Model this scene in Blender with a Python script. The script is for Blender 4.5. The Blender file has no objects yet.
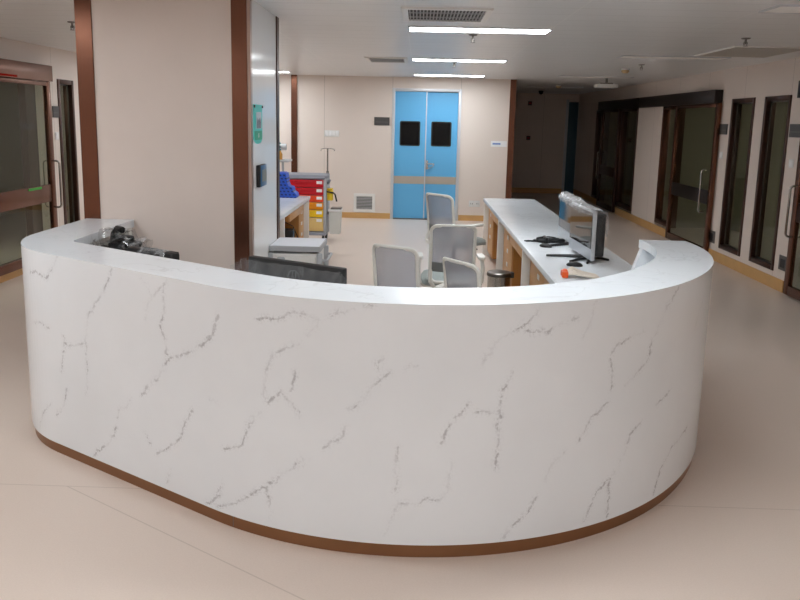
import bpy, bmesh, math, random
import numpy as np
from mathutils import Vector, Matrix, noise
random.seed(7)
S = bpy.context.scene
COL = S.collection
PI = math.pi

# ------------------------------------------------------------------ materials
def lin(c):
    return tuple(((v/255)/12.92 if v/255 <= .04045 else ((v/255+.055)/1.055)**2.4) for v in c) + (1.0,)

def mat(name, rgb, rough=.5, metal=0., spec=.5, bump=0., bscale=80, var=0., vscale=3.):
    m = bpy.data.materials.new(name); m.use_nodes = True
    nt = m.node_tree; b = nt.nodes['Principled BSDF']
    b.inputs['Base Color'].default_value = lin(rgb)
    b.inputs['Roughness'].default_value = rough
    b.inputs['Metallic'].default_value = metal
    b.inputs['Specular IOR Level'].default_value = spec
    tc = nt.nodes.new('ShaderNodeTexCoord')
    if var > 0:
        n = nt.nodes.new('ShaderNodeTexNoise'); n.inputs['Scale'].default_value = vscale; n.inputs['Detail'].default_value = 4
        nt.links.new(tc.outputs['Object'], n.inputs['Vector'])
        r = nt.nodes.new('ShaderNodeValToRGB')
        c = lin(rgb)
        r.color_ramp.elements[0].position = .3; r.color_ramp.elements[1].position = .7
        r.color_ramp.elements[0].color = tuple(x*(1-var) for x in c[:3])+(1,)
        r.color_ramp.elements[1].color = tuple(min(1, x*(1+var)) for x in c[:3])+(1,)
        nt.links.new(n.outputs['Fac'], r.inputs['Fac']); nt.links.new(r.outputs['Color'], b.inputs['Base Color'])
    if bump > 0:
        n = nt.nodes.new('ShaderNodeTexNoise'); n.inputs['Scale'].default_value = bscale
        nt.links.new(tc.outputs['Object'], n.inputs['Vector'])
        bp = nt.nodes.new('ShaderNodeBump'); bp.inputs['Strength'].default_value = bump; bp.inputs['Distance'].default_value = .004
        nt.links.new(n.outputs['Fac'], bp.inputs['Height']); nt.links.new(bp.outputs['Normal'], b.inputs['Normal'])
    return m

def bsdf(m): return m.node_tree.nodes['Principled BSDF']

def math_node(nt, op, a, b=None, c=None):
    n = nt.nodes.new('ShaderNodeMath'); n.operation = op
    for i, v in enumerate((a, b, c)):
        if v is None: continue
        if isinstance(v, (int, float)): n.inputs[i].default_value = v
        else: nt.links.new(v, n.inputs[i])
    return n.outputs[0]

def mix_col(nt, fac, a, b):
    n = nt.nodes.new('ShaderNodeMix'); n.data_type = 'RGBA'
    if isinstance(fac, (int, float)): n.inputs[0].default_value = fac
    else: nt.links.new(fac, n.inputs[0])
    for idx, v in ((6, a), (7, b)):
        if isinstance(v, tuple): n.inputs[idx].default_value = v
        else: nt.links.new(v, n.inputs[idx])
    return n.outputs[2]

def world_xyz(nt):
    g = nt.nodes.new('ShaderNodeNewGeometry'); s = nt.nodes.new('ShaderNodeSeparateXYZ')
    nt.links.new(g.outputs['Position'], s.inputs[0])
    return g.outputs['Position'], s.outputs[0], s.outputs[1], s.outputs[2]

def line_mask(nt, coord, period, offset, width):
    """1 on thin joint lines that repeat every period metres"""
    f = math_node(nt, 'FRACT', math_node(nt, 'DIVIDE', math_node(nt, 'SUBTRACT', coord, offset - period/2), period))
    d = math_node(nt, 'ABSOLUTE', math_node(nt, 'SUBTRACT', f, .5))
    return math_node(nt, 'LESS_THAN', d, width/period/2)

def wall_mat(name, rgb, axis, offset, period=1.2, rough=.45):
    m = mat(name, rgb, rough); nt = m.node_tree
    p, x, y, z = world_xyz(nt)
    mk = line_mask(nt, (x, y)[axis], period, offset, .007)
    n = nt.nodes.new('ShaderNodeTexNoise'); n.inputs['Scale'].default_value = 1.3; nt.links.new(p, n.inputs['Vector'])
    c = lin(rgb)
    base = mix_col(nt, n.outputs['Fac'], tuple(v*.96 for v in c[:3])+(1,), tuple(min(1, v*1.04) for v in c[:3])+(1,))
    nt.links.new(mix_col(nt, math_node(nt, 'MULTIPLY', mk, .45), base, lin((110, 98, 90))), bsdf(m).inputs['Base Color'])
    return m

M = {}
WALL = (226, 214, 205)
M['wall_x'] = wall_mat('wall panel across', WALL, 0, -.474)
M['wall_y'] = wall_mat('wall panel along', WALL, 1, 8.45)
M['wall_l'] = wall_mat('wall panel along left', WALL, 1, 8.99)
M['pillar'] = mat('pillar cladding', (216, 203, 195), .4, var=.02)
M['gloss'] = mat('glossy white cladding', (240, 240, 240), .12)
M['gloss'].node_tree.nodes['Principled BSDF'].inputs['Specular IOR Level'].default_value = .22
M['bronze'] = mat('bronze steel', (112, 74, 58), .25, .85)
M['bronze_dark'] = mat('dark bronze steel', (74, 50, 42), .33, .8)
M['bronze_kick'] = mat('bronze kick strip', (140, 100, 70), .36, .7)
M['header'] = mat('near black header metal', (38, 30, 28), .4, .4)
M['base_wood'] = mat('oak skirting', (204, 160, 102), .35, var=.05, vscale=6)
M['oak'] = mat('oak cabinet', (198, 150, 96), .45, var=.08, vscale=5)
M['oak_dark'] = mat('brown oak panel', (182, 124, 58), .5, var=.08, vscale=5)
M['white'] = mat('white lacquer', (232, 230, 226), .35)
M['white_plastic'] = mat('white plastic', (226, 226, 224), .4)
M['quartz'] = None
M['steel'] = mat('brushed steel', (190, 188, 184), .25, 1.)
M['steel_dark'] = mat('darker steel', (120, 116, 112), .3, 1.)
M['chrome'] = mat('chrome', (215, 215, 215), .12, 1.)
M['black'] = mat('black plastic', (22, 22, 24), .4)
M['black_gloss'] = mat('glossy black plastic', (16, 16, 18), .15)
M['screen'] = mat('switched off screen', (10, 12, 15), .04, spec=.8)
M['silver'] = mat('silver plastic', (196, 198, 202), .35, .1)
M['silver_chin'] = mat('silver lower bezel', (186, 192, 200), .3, .1)
M['blue_door'] = mat('sky blue door leaf', (96, 174, 222), .42)
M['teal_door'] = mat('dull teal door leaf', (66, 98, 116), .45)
M['door_glass'] = mat('dark door pane', (10, 11, 12), .12, spec=.2)
M['alum'] = mat('pale aluminium', (206, 208, 212), .35, .2)
M['kick'] = mat('steel kick plate', (188, 178, 166), .35, .5)
M['sign'] = mat('charcoal sign plate', (74, 72, 72), .5)
M['chair_frame'] = mat('warm grey chair plastic', (228, 226, 219), .45)
M['chair_seat'] = mat('grey green seat fabric', (160, 168, 166), .85, bump=.4, bscale=300)
M['chair_band'] = mat('dark grey lumbar fabric', (112, 114, 114), .8)
M['cart_grey'] = mat('grey cart plastic', (150, 154, 166), .45)
M['cart_top'] = mat('pale grey tray', (224, 227, 236), .4)
M['cart_light'] = mat('light grey cart frame', (176, 178, 182), .45)
M['red'] = mat('red drawer', (200, 14, 34), .35)
M['orange_red'] = mat('orange red drawer', (232, 72, 22), .35)
M['orange'] = mat('orange drawer', (240, 150, 14), .35)
M['yellow'] = mat('yellow drawer', (236, 194, 20), .35)
M['cream'] = mat('sand drawer', (222, 190, 122), .4)
M['blue_plastic'] = mat('blue plastic', (40, 92, 208), .4)
M['bin_grey'] = mat('pale grey bin', (206, 207, 202), .5)
M['sharps'] = mat('yellow sharps box', (228, 196, 40), .4)
M['turq'] = mat('turquoise poster', (84, 214, 208), .4)
M['green'] = mat('green poster foot', (42, 176, 140), .4)
M['poster_photo'] = mat('pale poster picture', (196, 206, 216), .4)
M['poster_ink'] = mat('dark poster ink', (70, 72, 92), .4)
M['teal'] = mat('teal plastic', (58, 120, 140), .4)
M['amber'] = mat('amber bottle', (206, 146, 60), .3)
M['blue_screen'] = mat('blue panel face', (52, 110, 158), .3)
M['grey_screen'] = mat('grey panel display', (128, 132, 122), .3)
M['orange_cap'] = mat('orange plastic', (240, 96, 40), .4)
M['pale_strip'] = mat('pale beige plastic', (226, 214, 200), .5)
M['vent_dark'] = mat('dark vent throat', (62, 60, 60), .7)
M['vent_slat'] = mat('grey vent slat', (172, 172, 172), .5)
M['lamp_off'] = mat('unlit lamp diffuser', (250, 248, 244), .5)
M['cabinet_grey'] = mat('grey storage unit', (92, 100, 98), .6, var=.05)
M['shelf_pale'] = mat('pale green grey unit', (168, 170, 150), .6)
M['room_wall'] = mat('side room wall', (196, 192, 176), .6)
M['beige'] = mat('beige plastic', (214, 186, 140), .5)
M['card'] = mat('white card', (238, 238, 238), .6)
M['blue_ink'] = mat('blue print', (120, 150, 206), .6)
M['red_ink'] = mat('red plastic', (180, 30, 40), .5)
M['green_ink'] = mat('green sticker', (60, 170, 56), .5)
M['emblem'] = mat('faint emblem on black', (84, 84, 88), .4)
M['socket_dark'] = mat('steel socket plate', (104, 100, 98), .4, .5)

def clear_mat(name, tint, gloss, rough, ior_fac=True):
    m = bpy.data.materials.new(name); m.use_nodes = True; nt = m.node_tree
    for n in list(nt.nodes):
        if n.type != 'OUTPUT_MATERIAL': nt.nodes.remove(n)
    out = [n for n in nt.nodes if n.type == 'OUTPUT_MATERIAL'][0]
    t = nt.nodes.new('ShaderNodeBsdfTransparent'); t.inputs[0].default_value = tint
    g = nt.nodes.new('ShaderNodeBsdfGlossy'); g.inputs['Roughness'].default_value = rough
    mx = nt.nodes.new('ShaderNodeMixShader')
    if ior_fac:
        f = nt.nodes.new('ShaderNodeLayerWeight'); f.inputs[0].default_value = .5
        nt.links.new(math_node(nt, 'ADD', math_node(nt, 'MULTIPLY', math_node(nt, 'POWER', f.outputs['Facing'], 5), gloss), .03), mx.inputs[0])
    else: mx.inputs[0].default_value = gloss
    nt.links.new(t.outputs[0], mx.inputs[1]); nt.links.new(g.outputs[0], mx.inputs[2])
    nt.links.new(mx.outputs[0], out.inputs[0])
    return m
M['glass'] = clear_mat('tinted clear glass', (.80, .83, .77, 1), .9, .02)
def film_mat():
    m = bpy.data.materials.new('clear crinkled plastic film'); m.use_nodes = True; nt = m.node_tree
    b = nt.nodes['Principled BSDF']; out = [n for n in nt.nodes if n.type == 'OUTPUT_MATERIAL'][0]
    b.inputs['Base Color'].default_value = (.9, .91, .93, 1); b.inputs['Roughness'].default_value = .06; b.inputs['Specular IOR Level'].default_value = 1.0
    t = nt.nodes.new('ShaderNodeBsdfTransparent'); t.inputs[0].default_value = (.97, .97, .97, 1)
    f = nt.nodes.new('ShaderNodeLayerWeight'); f.inputs[0].default_value = .35
    mx = nt.nodes.new('ShaderNodeMixShader')
    nt.links.new(math_node(nt, 'ADD', math_node(nt, 'MULTIPLY', f.outputs['Facing'], .5), .06), mx.inputs[0])
    nt.links.new(t.outputs[0], mx.inputs[1]); nt.links.new(b.outputs[0], mx.inputs[2]); nt.links.new(mx.outputs[0], out.inputs[0])
    return m
M['wrap'] = film_mat()
M['wrap_clear'] = clear_mat('thin glossy film', (.93, .93, .93, 1), .9, .05)

def mesh_fabric():
    m = bpy.data.materials.new('grey chair mesh fabric'); m.use_nodes = True; nt = m.node_tree
    b = nt.nodes['Principled BSDF']; out = [n for n in nt.nodes if n.type == 'OUTPUT_MATERIAL'][0]
    b.inputs['Base Color'].default_value = lin((182, 183, 192)); b.inputs['Roughness'].default_value = .8
    t = nt.nodes.new('ShaderNodeBsdfTransparent'); mx = nt.nodes.new('ShaderNodeMixShader'); mx.inputs[0].default_value = .52
    nt.links.new(t.outputs[0], mx.inputs[1]); nt.links.new(b.outputs[0], mx.inputs[2]); nt.links.new(mx.outputs[0], out.inputs[0])
    return m
M['chair_mesh'] = mesh_fabric()

def lamp_mat(name, strength, col=(.92, .97, 1, 1)):
    m = bpy.data.materials.new(name); m.use_nodes = True; nt = m.node_tree
    for n in list(nt.nodes):
        if n.type != 'OUTPUT_MATERIAL': nt.nodes.remove(n)
    out = [n for n in nt.nodes if n.type == 'OUTPUT_MATERIAL'][0]
    e = nt.nodes.new('ShaderNodeEmission'); e.inputs[0].default_value = col; e.inputs[1].default_value = strength
    nt.links.new(e.outputs[0], out.inputs[0]); return m
M['lamp_on'] = lamp_mat('lit lamp diffuser', 16.0)
M['fill_dim'] = lamp_mat('added dim fill light', 3.0, (1, .97, .9, 1))  # weak fill light, added to lift the dark rooms behind the corridor
M['fill_side'] = lamp_mat('added side room fill light', 15.0, (.96, 1, .93, 1))  # stronger fill light, added for the room behind the left glass door
M['led_red'] = lamp_mat('red indicator strip', .09, (1, .05, .03, 1))

def floor_mat():
    m = mat('beige vinyl floor', (214, 198, 184), .3, spec=.45); nt = m.node_tree
    p, x, y, z = world_xyz(nt)
    n = nt.nodes.new('ShaderNodeTexNoise'); n.inputs['Scale'].default_value = 140; n.inputs['Detail'].default_value = 3; nt.links.new(p, n.inputs['Vector'])
    n2 = nt.nodes.new('ShaderNodeTexNoise'); n2.inputs['Scale'].default_value = 1.1; nt.links.new(p, n2.inputs['Vector'])
    c = mix_col(nt, n.outputs['Fac'], lin((212, 196, 185)), lin((226, 212, 201)))
    c = mix_col(nt, math_node(nt, 'MULTIPLY', n2.outputs['Fac'], .25), c, lin((206, 191, 180)))
    # welded seams: one across the room, and one cut askew along the desk front
    s1 = line_mask(nt, y, 30.0, 3.337, .006)
    d = math_node(nt, 'ADD', math_node(nt, 'MULTIPLY', math_node(nt, 'SUBTRACT', x, -1.577), .539), math_node(nt, 'MULTIPLY', math_node(nt, 'SUBTRACT', y, 3.302), .842))
    s2 = math_node(nt, 'LESS_THAN', math_node(nt, 'ABSOLUTE', d), .003)
    s2 = math_node(nt, 'MULTIPLY', s2, math_node(nt, 'LESS_THAN', y, 3.337))
    s = math_node(nt, 'MAXIMUM', s1, s2)
    c = mix_col(nt, math_node(nt, 'MULTIPLY', s, .35), c, lin((150, 132, 118)))
    nt.links.new(c, bsdf(m).inputs['Base Color']); return m
M['floor'] = floor_mat()

def ceil_mat():
    m = mat('aluminium strip ceiling', (212, 211, 210), .34, spec=.5); nt = m.node_tree
    p, x, y, z = world_xyz(nt)
    a = line_mask(nt, y, .3, 4.91, .006); b = line_mask(nt, x, 1.15, 1.04, .012)
    n = nt.nodes.new('ShaderNodeTexNoise'); n.inputs['Scale'].default_value = 2; nt.links.new(p, n.inputs['Vector'])
    c = mix_col(nt, n.outputs['Fac'], lin((226, 226, 226)), lin((234, 234, 234)))
    c = mix_col(nt, math_node(nt, 'MULTIPLY', a, .6), c, lin((160, 158, 156)))
    c = mix_col(nt, math_node(nt, 'MULTIPLY', b, .6), c, lin((240, 240, 238)))
    nt.links.new(c, bsdf(m).inputs['Base Color']); return m
M['ceiling'] = ceil_mat()

def quartz_mat(name, traced):
    """white quartz with soft grey clouding; the desk front reads its traced veins from the attribute vein (metres to the nearest vein)"""
    m = mat(name, (236, 236, 238), .22, spec=.5); nt = m.node_tree
    p, x, y, z = world_xyz(nt)
    n = nt.nodes.new('ShaderNodeTexNoise'); n.inputs['Scale'].default_value = 2.2; n.inputs['Detail'].default_value = 5; nt.links.new(p, n.inputs['Vector'])
    c = mix_col(nt, n.outputs['Fac'], lin((219, 224, 229)), lin((234, 239, 244)))
    if traced:
        a = nt.nodes.new('ShaderNodeAttribute'); a.attribute_name = 'vein'
        j = nt.nodes.new('ShaderNodeTexNoise'); j.inputs['Scale'].default_value = 46; j.inputs['Detail'].default_value = 9; j.inputs['Roughness'].default_value = .72; nt.links.new(p, j.inputs['Vector'])
        k = nt.nodes.new('ShaderNodeTexNoise'); k.inputs['Scale'].default_value = 9; k.inputs['Detail'].default_value = 3; nt.links.new(p, k.inputs['Vector'])
        f = nt.nodes.new('ShaderNodeTexNoise'); f.inputs['Scale'].default_value = 110; f.inputs['Detail'].default_value = 4; nt.links.new(p, f.inputs['Vector'])
        d = a.outputs['Fac']
        wd = nt.nodes.new('ShaderNodeMapRange'); wd.inputs[1].default_value = .40; wd.inputs[2].default_value = .68; wd.inputs[3].default_value = .0012; wd.inputs[4].default_value = .017; nt.links.new(j.outputs['Fac'], wd.inputs[0])
        w = nt.nodes.new('ShaderNodeMapRange'); w.interpolation_type = 'SMOOTHSTEP'; w.inputs[1].default_value = 0; w.inputs[3].default_value = 1; w.inputs[4].default_value = 0
        nt.links.new(d, w.inputs[0]); nt.links.new(wd.outputs[0], w.inputs[2])
        near = nt.nodes.new('ShaderNodeMapRange'); near.inputs[1].default_value = .012; near.inputs[2].default_value = .022; near.inputs[3].default_value = 1; near.inputs[4].default_value = 0; nt.links.new(d, near.inputs[0])
        br = nt.nodes.new('ShaderNodeMapRange'); br.inputs[1].default_value = .43; br.inputs[2].default_value = .64; nt.links.new(k.outputs['Fac'], br.inputs[0])
        halo = nt.nodes.new('ShaderNodeMapRange'); halo.inputs[1].default_value = .0; halo.inputs[2].default_value = .026; halo.inputs[3].default_value = .3; halo.inputs[4].default_value = 0; nt.links.new(d, halo.inputs[0])
        sp = nt.nodes.new('ShaderNodeMapRange'); sp.inputs[1].default_value = .5; sp.inputs[2].default_value = .62; nt.links.new(f.outputs['Fac'], sp.inputs[0])
        v = math_node(nt, 'MULTIPLY', math_node(nt, 'MULTIPLY', w.outputs[0], near.outputs[0]), math_node(nt, 'ADD', math_node(nt, 'MULTIPLY', br.outputs[0], .75), .10))
        v = math_node(nt, 'ADD', v, math_node(nt, 'MULTIPLY', halo.outputs[0], math_node(nt, 'MULTIPLY', sp.outputs[0], math_node(nt, 'ADD', br.outputs[0], .3))))
        v = math_node(nt, 'MULTIPLY', math_node(nt, 'MINIMUM', v, .72), .78)
        c = mix_col(nt, v, c, lin((128, 130, 138)))
    else:
        dn = nt.nodes.new('ShaderNodeTexNoise'); dn.inputs['Scale'].default_value = 2.4; dn.inputs['Detail'].default_value = 6; dn.inputs['Distortion'].default_value = 1.2
        nt.links.new(p, dn.inputs['Vector'])
        v = math_node(nt, 'ABSOLUTE', math_node(nt, 'SUBTRACT', dn.outputs['Fac'], .5))
        w = nt.nodes.new('ShaderNodeMapRange'); w.inputs[1].default_value = 0; w.inputs[2].default_value = .012; w.inputs[3].default_value = .2; w.inputs[4].default_value = 0; nt.links.new(v, w.inputs[0])
        c = mix_col(nt, w.outputs[0], c, lin((150, 150, 154)))
    nt.links.new(c, bsdf(m).inputs['Base Color']); return m
M['quartz'] = quartz_mat('white quartz', False)
M['quartz_vein'] = quartz_mat('white quartz with grey veins', True)

def perforated():
    m = mat('blue perforated plastic', (40, 92, 208), .4); nt = m.node_tree
    p, x, y, z = world_xyz(nt)
    a = line_mask(nt, math_node(nt, 'ADD', x, math_node(nt, 'MULTIPLY', z, .5)), .05, 0, .026); a2 = a; b = line_mask(nt, z, .04, 0, .018)
    c = mix_col(nt, math_node(nt, 'MULTIPLY', math_node(nt, 'MAXIMUM', a2, a), b), lin((44, 96, 214)), lin((16, 44, 120)))
    nt.links.new(c, bsdf(m).inputs['Base Color']); return m
M['blue_perf'] = perforated()

# ------------------------------------------------------------------ mesh helpers
class MB:
    """collects shapes, then links them as ONE mesh object"""
    def __init__(s): s.bm = bmesh.new()
    def box(s, x0, x1, y0, y1, z0, z1, bev=0., mtx=None, seg=2):
        r = bmesh.ops.create_cube(s.bm, size=1)
        vs = r['verts']
        for v in vs: v.co = Vector((x0+(v.co.x+.5)*(x1-x0), y0+(v.co.y+.5)*(y1-y0), z0+(v.co.z+.5)*(z1-z0)))
        if bev > 0:
            es = list({e for v in vs for e in v.link_edges})
            rr = bmesh.ops.bevel(s.bm, geom=es, offset=bev, segments=seg, affect='EDGES', profile=.5)
            vs = list({v for f in rr['faces'] for v in f.verts} | {v for v in vs if v.is_valid})
        if mtx is not None: bmesh.ops.transform(s.bm, matrix=mtx, verts=[v for v in vs if v.is_valid])
        return s
    def cyl(s, a, b, r, r2=None, n=16, cap=True):
        a = Vector(a); b = Vector(b); d = b-a
        q = d.to_track_quat('Z', 'Y').to_matrix().to_4x4()
        bmesh.ops.create_cone(s.bm, cap_ends=cap, segments=n, radius1=r, radius2=r if r2 is None else r2, depth=d.length,
                              matrix=Matrix.Translation((a+b)/2) @ q)
        return s
    def sphere(s, c, r, sx=1, sy=1, sz=1, n=16):
        bmesh.ops.create_uvsphere(s.bm, u_segments=n, v_segments=max(6, n//2), radius=r,
                                  matrix=Matrix.Translation(c) @ Matrix.Diagonal((sx, sy, sz, 1)))
        return s
    def tube(s, pts, r, n=10, closed=False, ry=None):
        """sweep an (elliptic) section along a polyline"""
        pts = [Vector(p) for p in pts]; N = len(pts); rings = []
        up = None
        for i, p in enumerate(pts):
            if closed: t = pts[(i+1) % N]-pts[i-1]
            else: t = pts[min(i+1, N-1)]-pts[max(i-1, 0)]
            t.normalize()
            if up is None:
                up = Vector((0, 0, 1)) if abs(t.z) < .9 else Vector((0, 1, 0))
            u = (up - t*up.dot(t)); u.normalize(); up = u
            w = t.cross(u)
            rr = r[i] if isinstance(r, (list, tuple)) else r
            r2 = rr if ry is None else ry
            rings.append([s.bm.verts.new(p + u*(rr*math.cos(2*PI*k/n)) + w*(r2*math.sin(2*PI*k/n))) for k in range(n)])
        for i in range(N if closed else N-1):
            A = rings[i]; B = rings[(i+1) % N]
            for k in range(n): s.bm.faces.new((A[k], A[(k+1) % n], B[(k+1) % n], B[k]))
        if not closed:
            s.bm.faces.new(rings[0][::-1]); s.bm.faces.new(rings[-1])
        return s
    def prism(s, poly, axis, a, b):
        """extrude a 2-D polygon along axis (0,1,2) from a to b"""
        def P(u, v, w): return {0: (w, u, v), 1: (u, w, v), 2: (u, v, w)}[axis]
        A = [s.bm.verts.new(P(u, v, a)) for u, v in poly]; B = [s.bm.verts.new(P(u, v, b)) for u, v in poly]
        n = len(poly)
        s.bm.faces.new(A[::-1]); s.bm.faces.new(B)
        for i in range(n): s.bm.faces.new((A[i], A[(i+1) % n], B[(i+1) % n], B[i]))
        return s
    def lathe(s, prof, c=(0, 0, 0), n=24):
        c = Vector(c); rings = []
        for r, z in prof:
            rings.append([s.bm.verts.new(c+Vector((r*math.cos(2*PI*k/n), r*math.sin(2*PI*k/n), z))) for k in range(n)])
        for A, B in zip(rings, rings[1:]):
            for k in range(n): s.bm.faces.new((A[k], A[(k+1) % n], B[(k+1) % n], B[k]))
        s.bm.faces.new(rings[0][::-1]); s.bm.faces.new(rings[-1]); return s
    def xf(s, mtx): bmesh.ops.transform(s.bm, matrix=mtx, verts=s.bm.verts[:]); return s
    def build(s, name, m, parent=None, smooth=True, bevel=0.):
        bmesh.ops.recalc_face_normals(s.bm, faces=s.bm.faces[:])
        me = bpy.data.meshes.new(name); s.bm.to_mesh(me); s.bm.free()
        me.materials.append(M[m] if isinstance(m, str) else m)
        o = bpy.data.objects.new(name, me); COL.objects.link(o)
        if parent is not None:
            o.parent = parent
        if smooth:
            for p in me.polygons: p.use_smooth = True
            try: me.set_sharp_from_angle(angle=math.radians(35))
            except Exception: pass
        if bevel > 0:
            b = o.modifiers.new('bevel', 'BEVEL'); b.width = bevel; b.segments = 2; b.limit_method = 'ANGLE'
        return o

def tag(o, label=None, cat=None, group=None, kind=None):
    if label: o['label'] = label
    if cat: o['category'] = cat
    if group: o['group'] = group
    if kind: o['kind'] = kind
    return o

def thing(name, label, cat, loc=(0, 0, 0), rz=0., group=None, kind=None):
    o = bpy.data.objects.new(name, None); COL.objects.link(o)
    o.location = loc; o.rotation_euler = (0, 0, rz); o.empty_display_size = .1
    return tag(o, label, cat, group, kind)

def struct(name, mb, m, label=None, cat=None, smooth=False):
    o = mb.build(name, m, None, smooth=smooth); return tag(o, label, cat, None, 'structure')

def rrect(w, h, r, n=6, cx=0, cy=0):
    """rounded rectangle outline, counter-clockwise"""
    pts = []
    for (sx, sy, a0) in ((1, 1, 0), (-1, 1, PI/2), (-1, -1, PI), (1, -1, 1.5*PI)):
        for i in range(n+1):
            a = a0+PI/2*i/n
            pts.append((cx+sx*(w/2-r)+r*math.cos(a), cy+sy*(h/2-r)+r*math.sin(a)))
    return pts

def crumple(name, parent, dims, c, amp, seed, cuts=7, m='wrap', taper=None):
    """a loose bag of clear film around a box: subdivided box with irregular folds"""
    rnd = random.Random(seed)
    bm = bmesh.new(); bmesh.ops.create_cube(bm, size=1)
    bmesh.ops.subdivide_edges(bm, edges=bm.edges[:], cuts=cuts, use_grid_fill=True)
    for v in bm.verts:
        u = v.co.copy()
        p = Vector((u.x*dims[0], u.y*dims[1], u.z*dims[2]))
        n = noise.noise_vector(p*14+Vector((seed*3.1, 0, 0)))*amp + Vector((rnd.uniform(-1, 1), rnd.uniform(-1, 1), rnd.uniform(-1, 1)))*amp*.35
        if taper: p.x *= 1+(taper-1)*(u.z+.5); p.y *= 1+(taper-1)*(u.z+.5)
        v.co = p+n+Vector(c)
    bmesh.ops.triangulate(bm, faces=bm.faces[:])
    mb = MB(); mb.bm.free(); mb.bm = bm
    return mb.build(name, m, parent, smooth=False)
VEINS = [[(1.538,1.057),(1.479,0.981),(1.431,0.93),(1.364,0.953),(1.257,0.94)],[(1.964,1.049),(1.926,0.979),(1.844,0.883),(1.781,0.818),(1.751,0.745),(1.733,0.667),(1.732,0.578),(1.732,0.502),(1.729,0.412),(1.717,0.394)],[(1.738,0.655),(1.634,0.617),(1.561,0.616),(1.548,0.659)],[(1.557,0.622),(1.534,0.553),(1.521,0.458)],[(1.239,0.674),(1.345,0.689),(1.433,0.672)],[(2.172,1.035),(2.22,0.985),(2.245,0.966),(2.199,0.902),(2.187,0.843)],[(2.245,0.966),(2.305,1.003),(2.348,1.053)],[(2.313,0.999),(2.317,0.909),(2.288,0.825),(2.319,0.785),(2.324,0.717),(2.34,0.686),(2.278,0.615),(2.169,0.521),(2.14,0.472)],[(2.332,0.696),(2.414,0.717),(2.512,0.77),(2.613,0.837),(2.651,0.941)],[(1.409,0.273),(1.324,0.196),(1.236,0.064)],[(1.561,0.381),(1.52,0.285),(1.459,0.21)],[(2.057,0.441),(2.036,0.4),(1.968,0.359),(1.956,0.318)],[(1.944,0.271),(1.9,0.189),(1.785,0.107),(1.742,0.069)],[(2.157,0.294),(2.199,0.249)],[(2.486,0.488),(2.435,0.418),(2.407,0.34),(2.329,0.272),(2.232,0.216)],[(2.333,0.171),(2.304,0.089)],[(2.645,0.138),(2.567,0.073)],[(2.312,0.634),(2.206,0.547),(2.14,0.472)],[(2.857,0.951),(2.961,0.971),(3.022,1.003),(3.08,0.998),(3.13,0.983),(3.112,0.941),(3.081,0.92)],[(3.168,0.991),(3.213,1.014),(3.273,1.033)],[(3.312,1.045),(3.341,1.049)],[(3.049,0.87),(2.983,0.845),(2.926,0.817),(2.897,0.755),(2.89,0.702),(2.878,0.636),(2.907,0.603),(2.96,0.664),(3.004,0.623),(3.054,0.572)],[(3.027,0.757),(3.016,0.699),(3.005,0.666)],[(3.388,0.855),(3.364,0.803)],[(3.414,0.785),(3.356,0.732),(3.307,0.672),(3.258,0.621)],[(2.597,0.559),(2.641,0.558)],[(2.658,0.942),(2.628,0.862),(2.543,0.787)],[(2.859,0.557),(2.815,0.494),(2.762,0.389),(2.679,0.359)],[(3.248,0.558),(3.218,0.497),(3.145,0.446)],[(3.076,0.399),(2.992,0.326),(2.892,0.24)],[(2.898,0.241),(2.848,0.208),(2.743,0.13),(2.629,0.08)],[(2.892,0.234),(2.909,0.148),(2.903,0.09)],[(2.661,0.206),(2.607,0.103)],[(4.001,1.047),(3.967,0.988),(3.89,0.952),(3.821,0.909),(3.793,0.859),(3.774,0.819)],[(4.175,0.985),(4.105,0.98),(4.05,0.948),(3.948,0.944)],[(3.52,0.815),(3.476,0.798)],[(3.898,0.789),(3.87,0.728),(3.853,0.652),(3.846,0.579),(3.849,0.505),(3.846,0.383)],[(3.725,0.662),(3.673,0.596),(3.64,0.554),(3.622,0.492)],[(3.757,0.625),(3.834,0.622)],[(3.451,0.478),(3.446,0.383),(3.448,0.292)],[(3.455,0.239),(3.51,0.241),(3.574,0.256),(3.624,0.253),(3.653,0.29),(3.656,0.365),(3.669,0.423)],[(3.455,0.233),(3.431,0.167),(3.402,0.1)],[(4.155,0.424),(4.087,0.368),(4.062,0.301)],[(4.039,0.249),(3.996,0.177),(3.932,0.125),(3.896,0.073)],[(4.262,1.05),(4.243,0.979),(4.214,0.914)],[(4.556,0.888),(4.468,0.873),(4.389,0.846),(4.365,0.801),(4.379,0.657)],[(4.817,1.046),(4.725,0.974),(4.666,0.893),(4.618,0.823),(4.6,0.753),(4.46,0.666)],[(4.818,0.567),(4.7,0.525)],[(5.198,0.936),(5.078,0.811)],[(4.362,0.605),(4.272,0.543),(4.227,0.462)],[(4.591,0.469),(4.518,0.428),(4.493,0.359),(4.438,0.274)],[(4.403,0.254),(4.335,0.2),(4.293,0.124),(4.283,0.086)],[(4.411,0.246),(4.405,0.073)],[(5.109,0.297),(4.904,0.268),(4.787,0.188),(4.735,0.081)]]
CAM_R = [[0.999454, -0.025934, 0.020482], [0.024624, 0.17107, -0.984951], [0.02204, 0.984917, 0.171616]]
EXPOSURE = 0.76
# ------------------------------------------------------------------ the setting
CH = 2.5                                  # ceiling height
YB, XR, XL, YE, YF = 13.618, 4.0, -4.3, 19.5, -4.5
XC = 1.68                                 # where the back wall ends and the dark corridor goes on
struct('floor', MB().box(-7.2, 7.2, YF-.2, YE+.3, -.1, 0), 'floor', 'beige vinyl floor', 'floor')
struct('ceiling', MB().box(-7.2, 7.2, YF-.2, YE+.3, CH, CH+.1), 'ceiling', 'white metal strip ceiling', 'ceiling')

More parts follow.
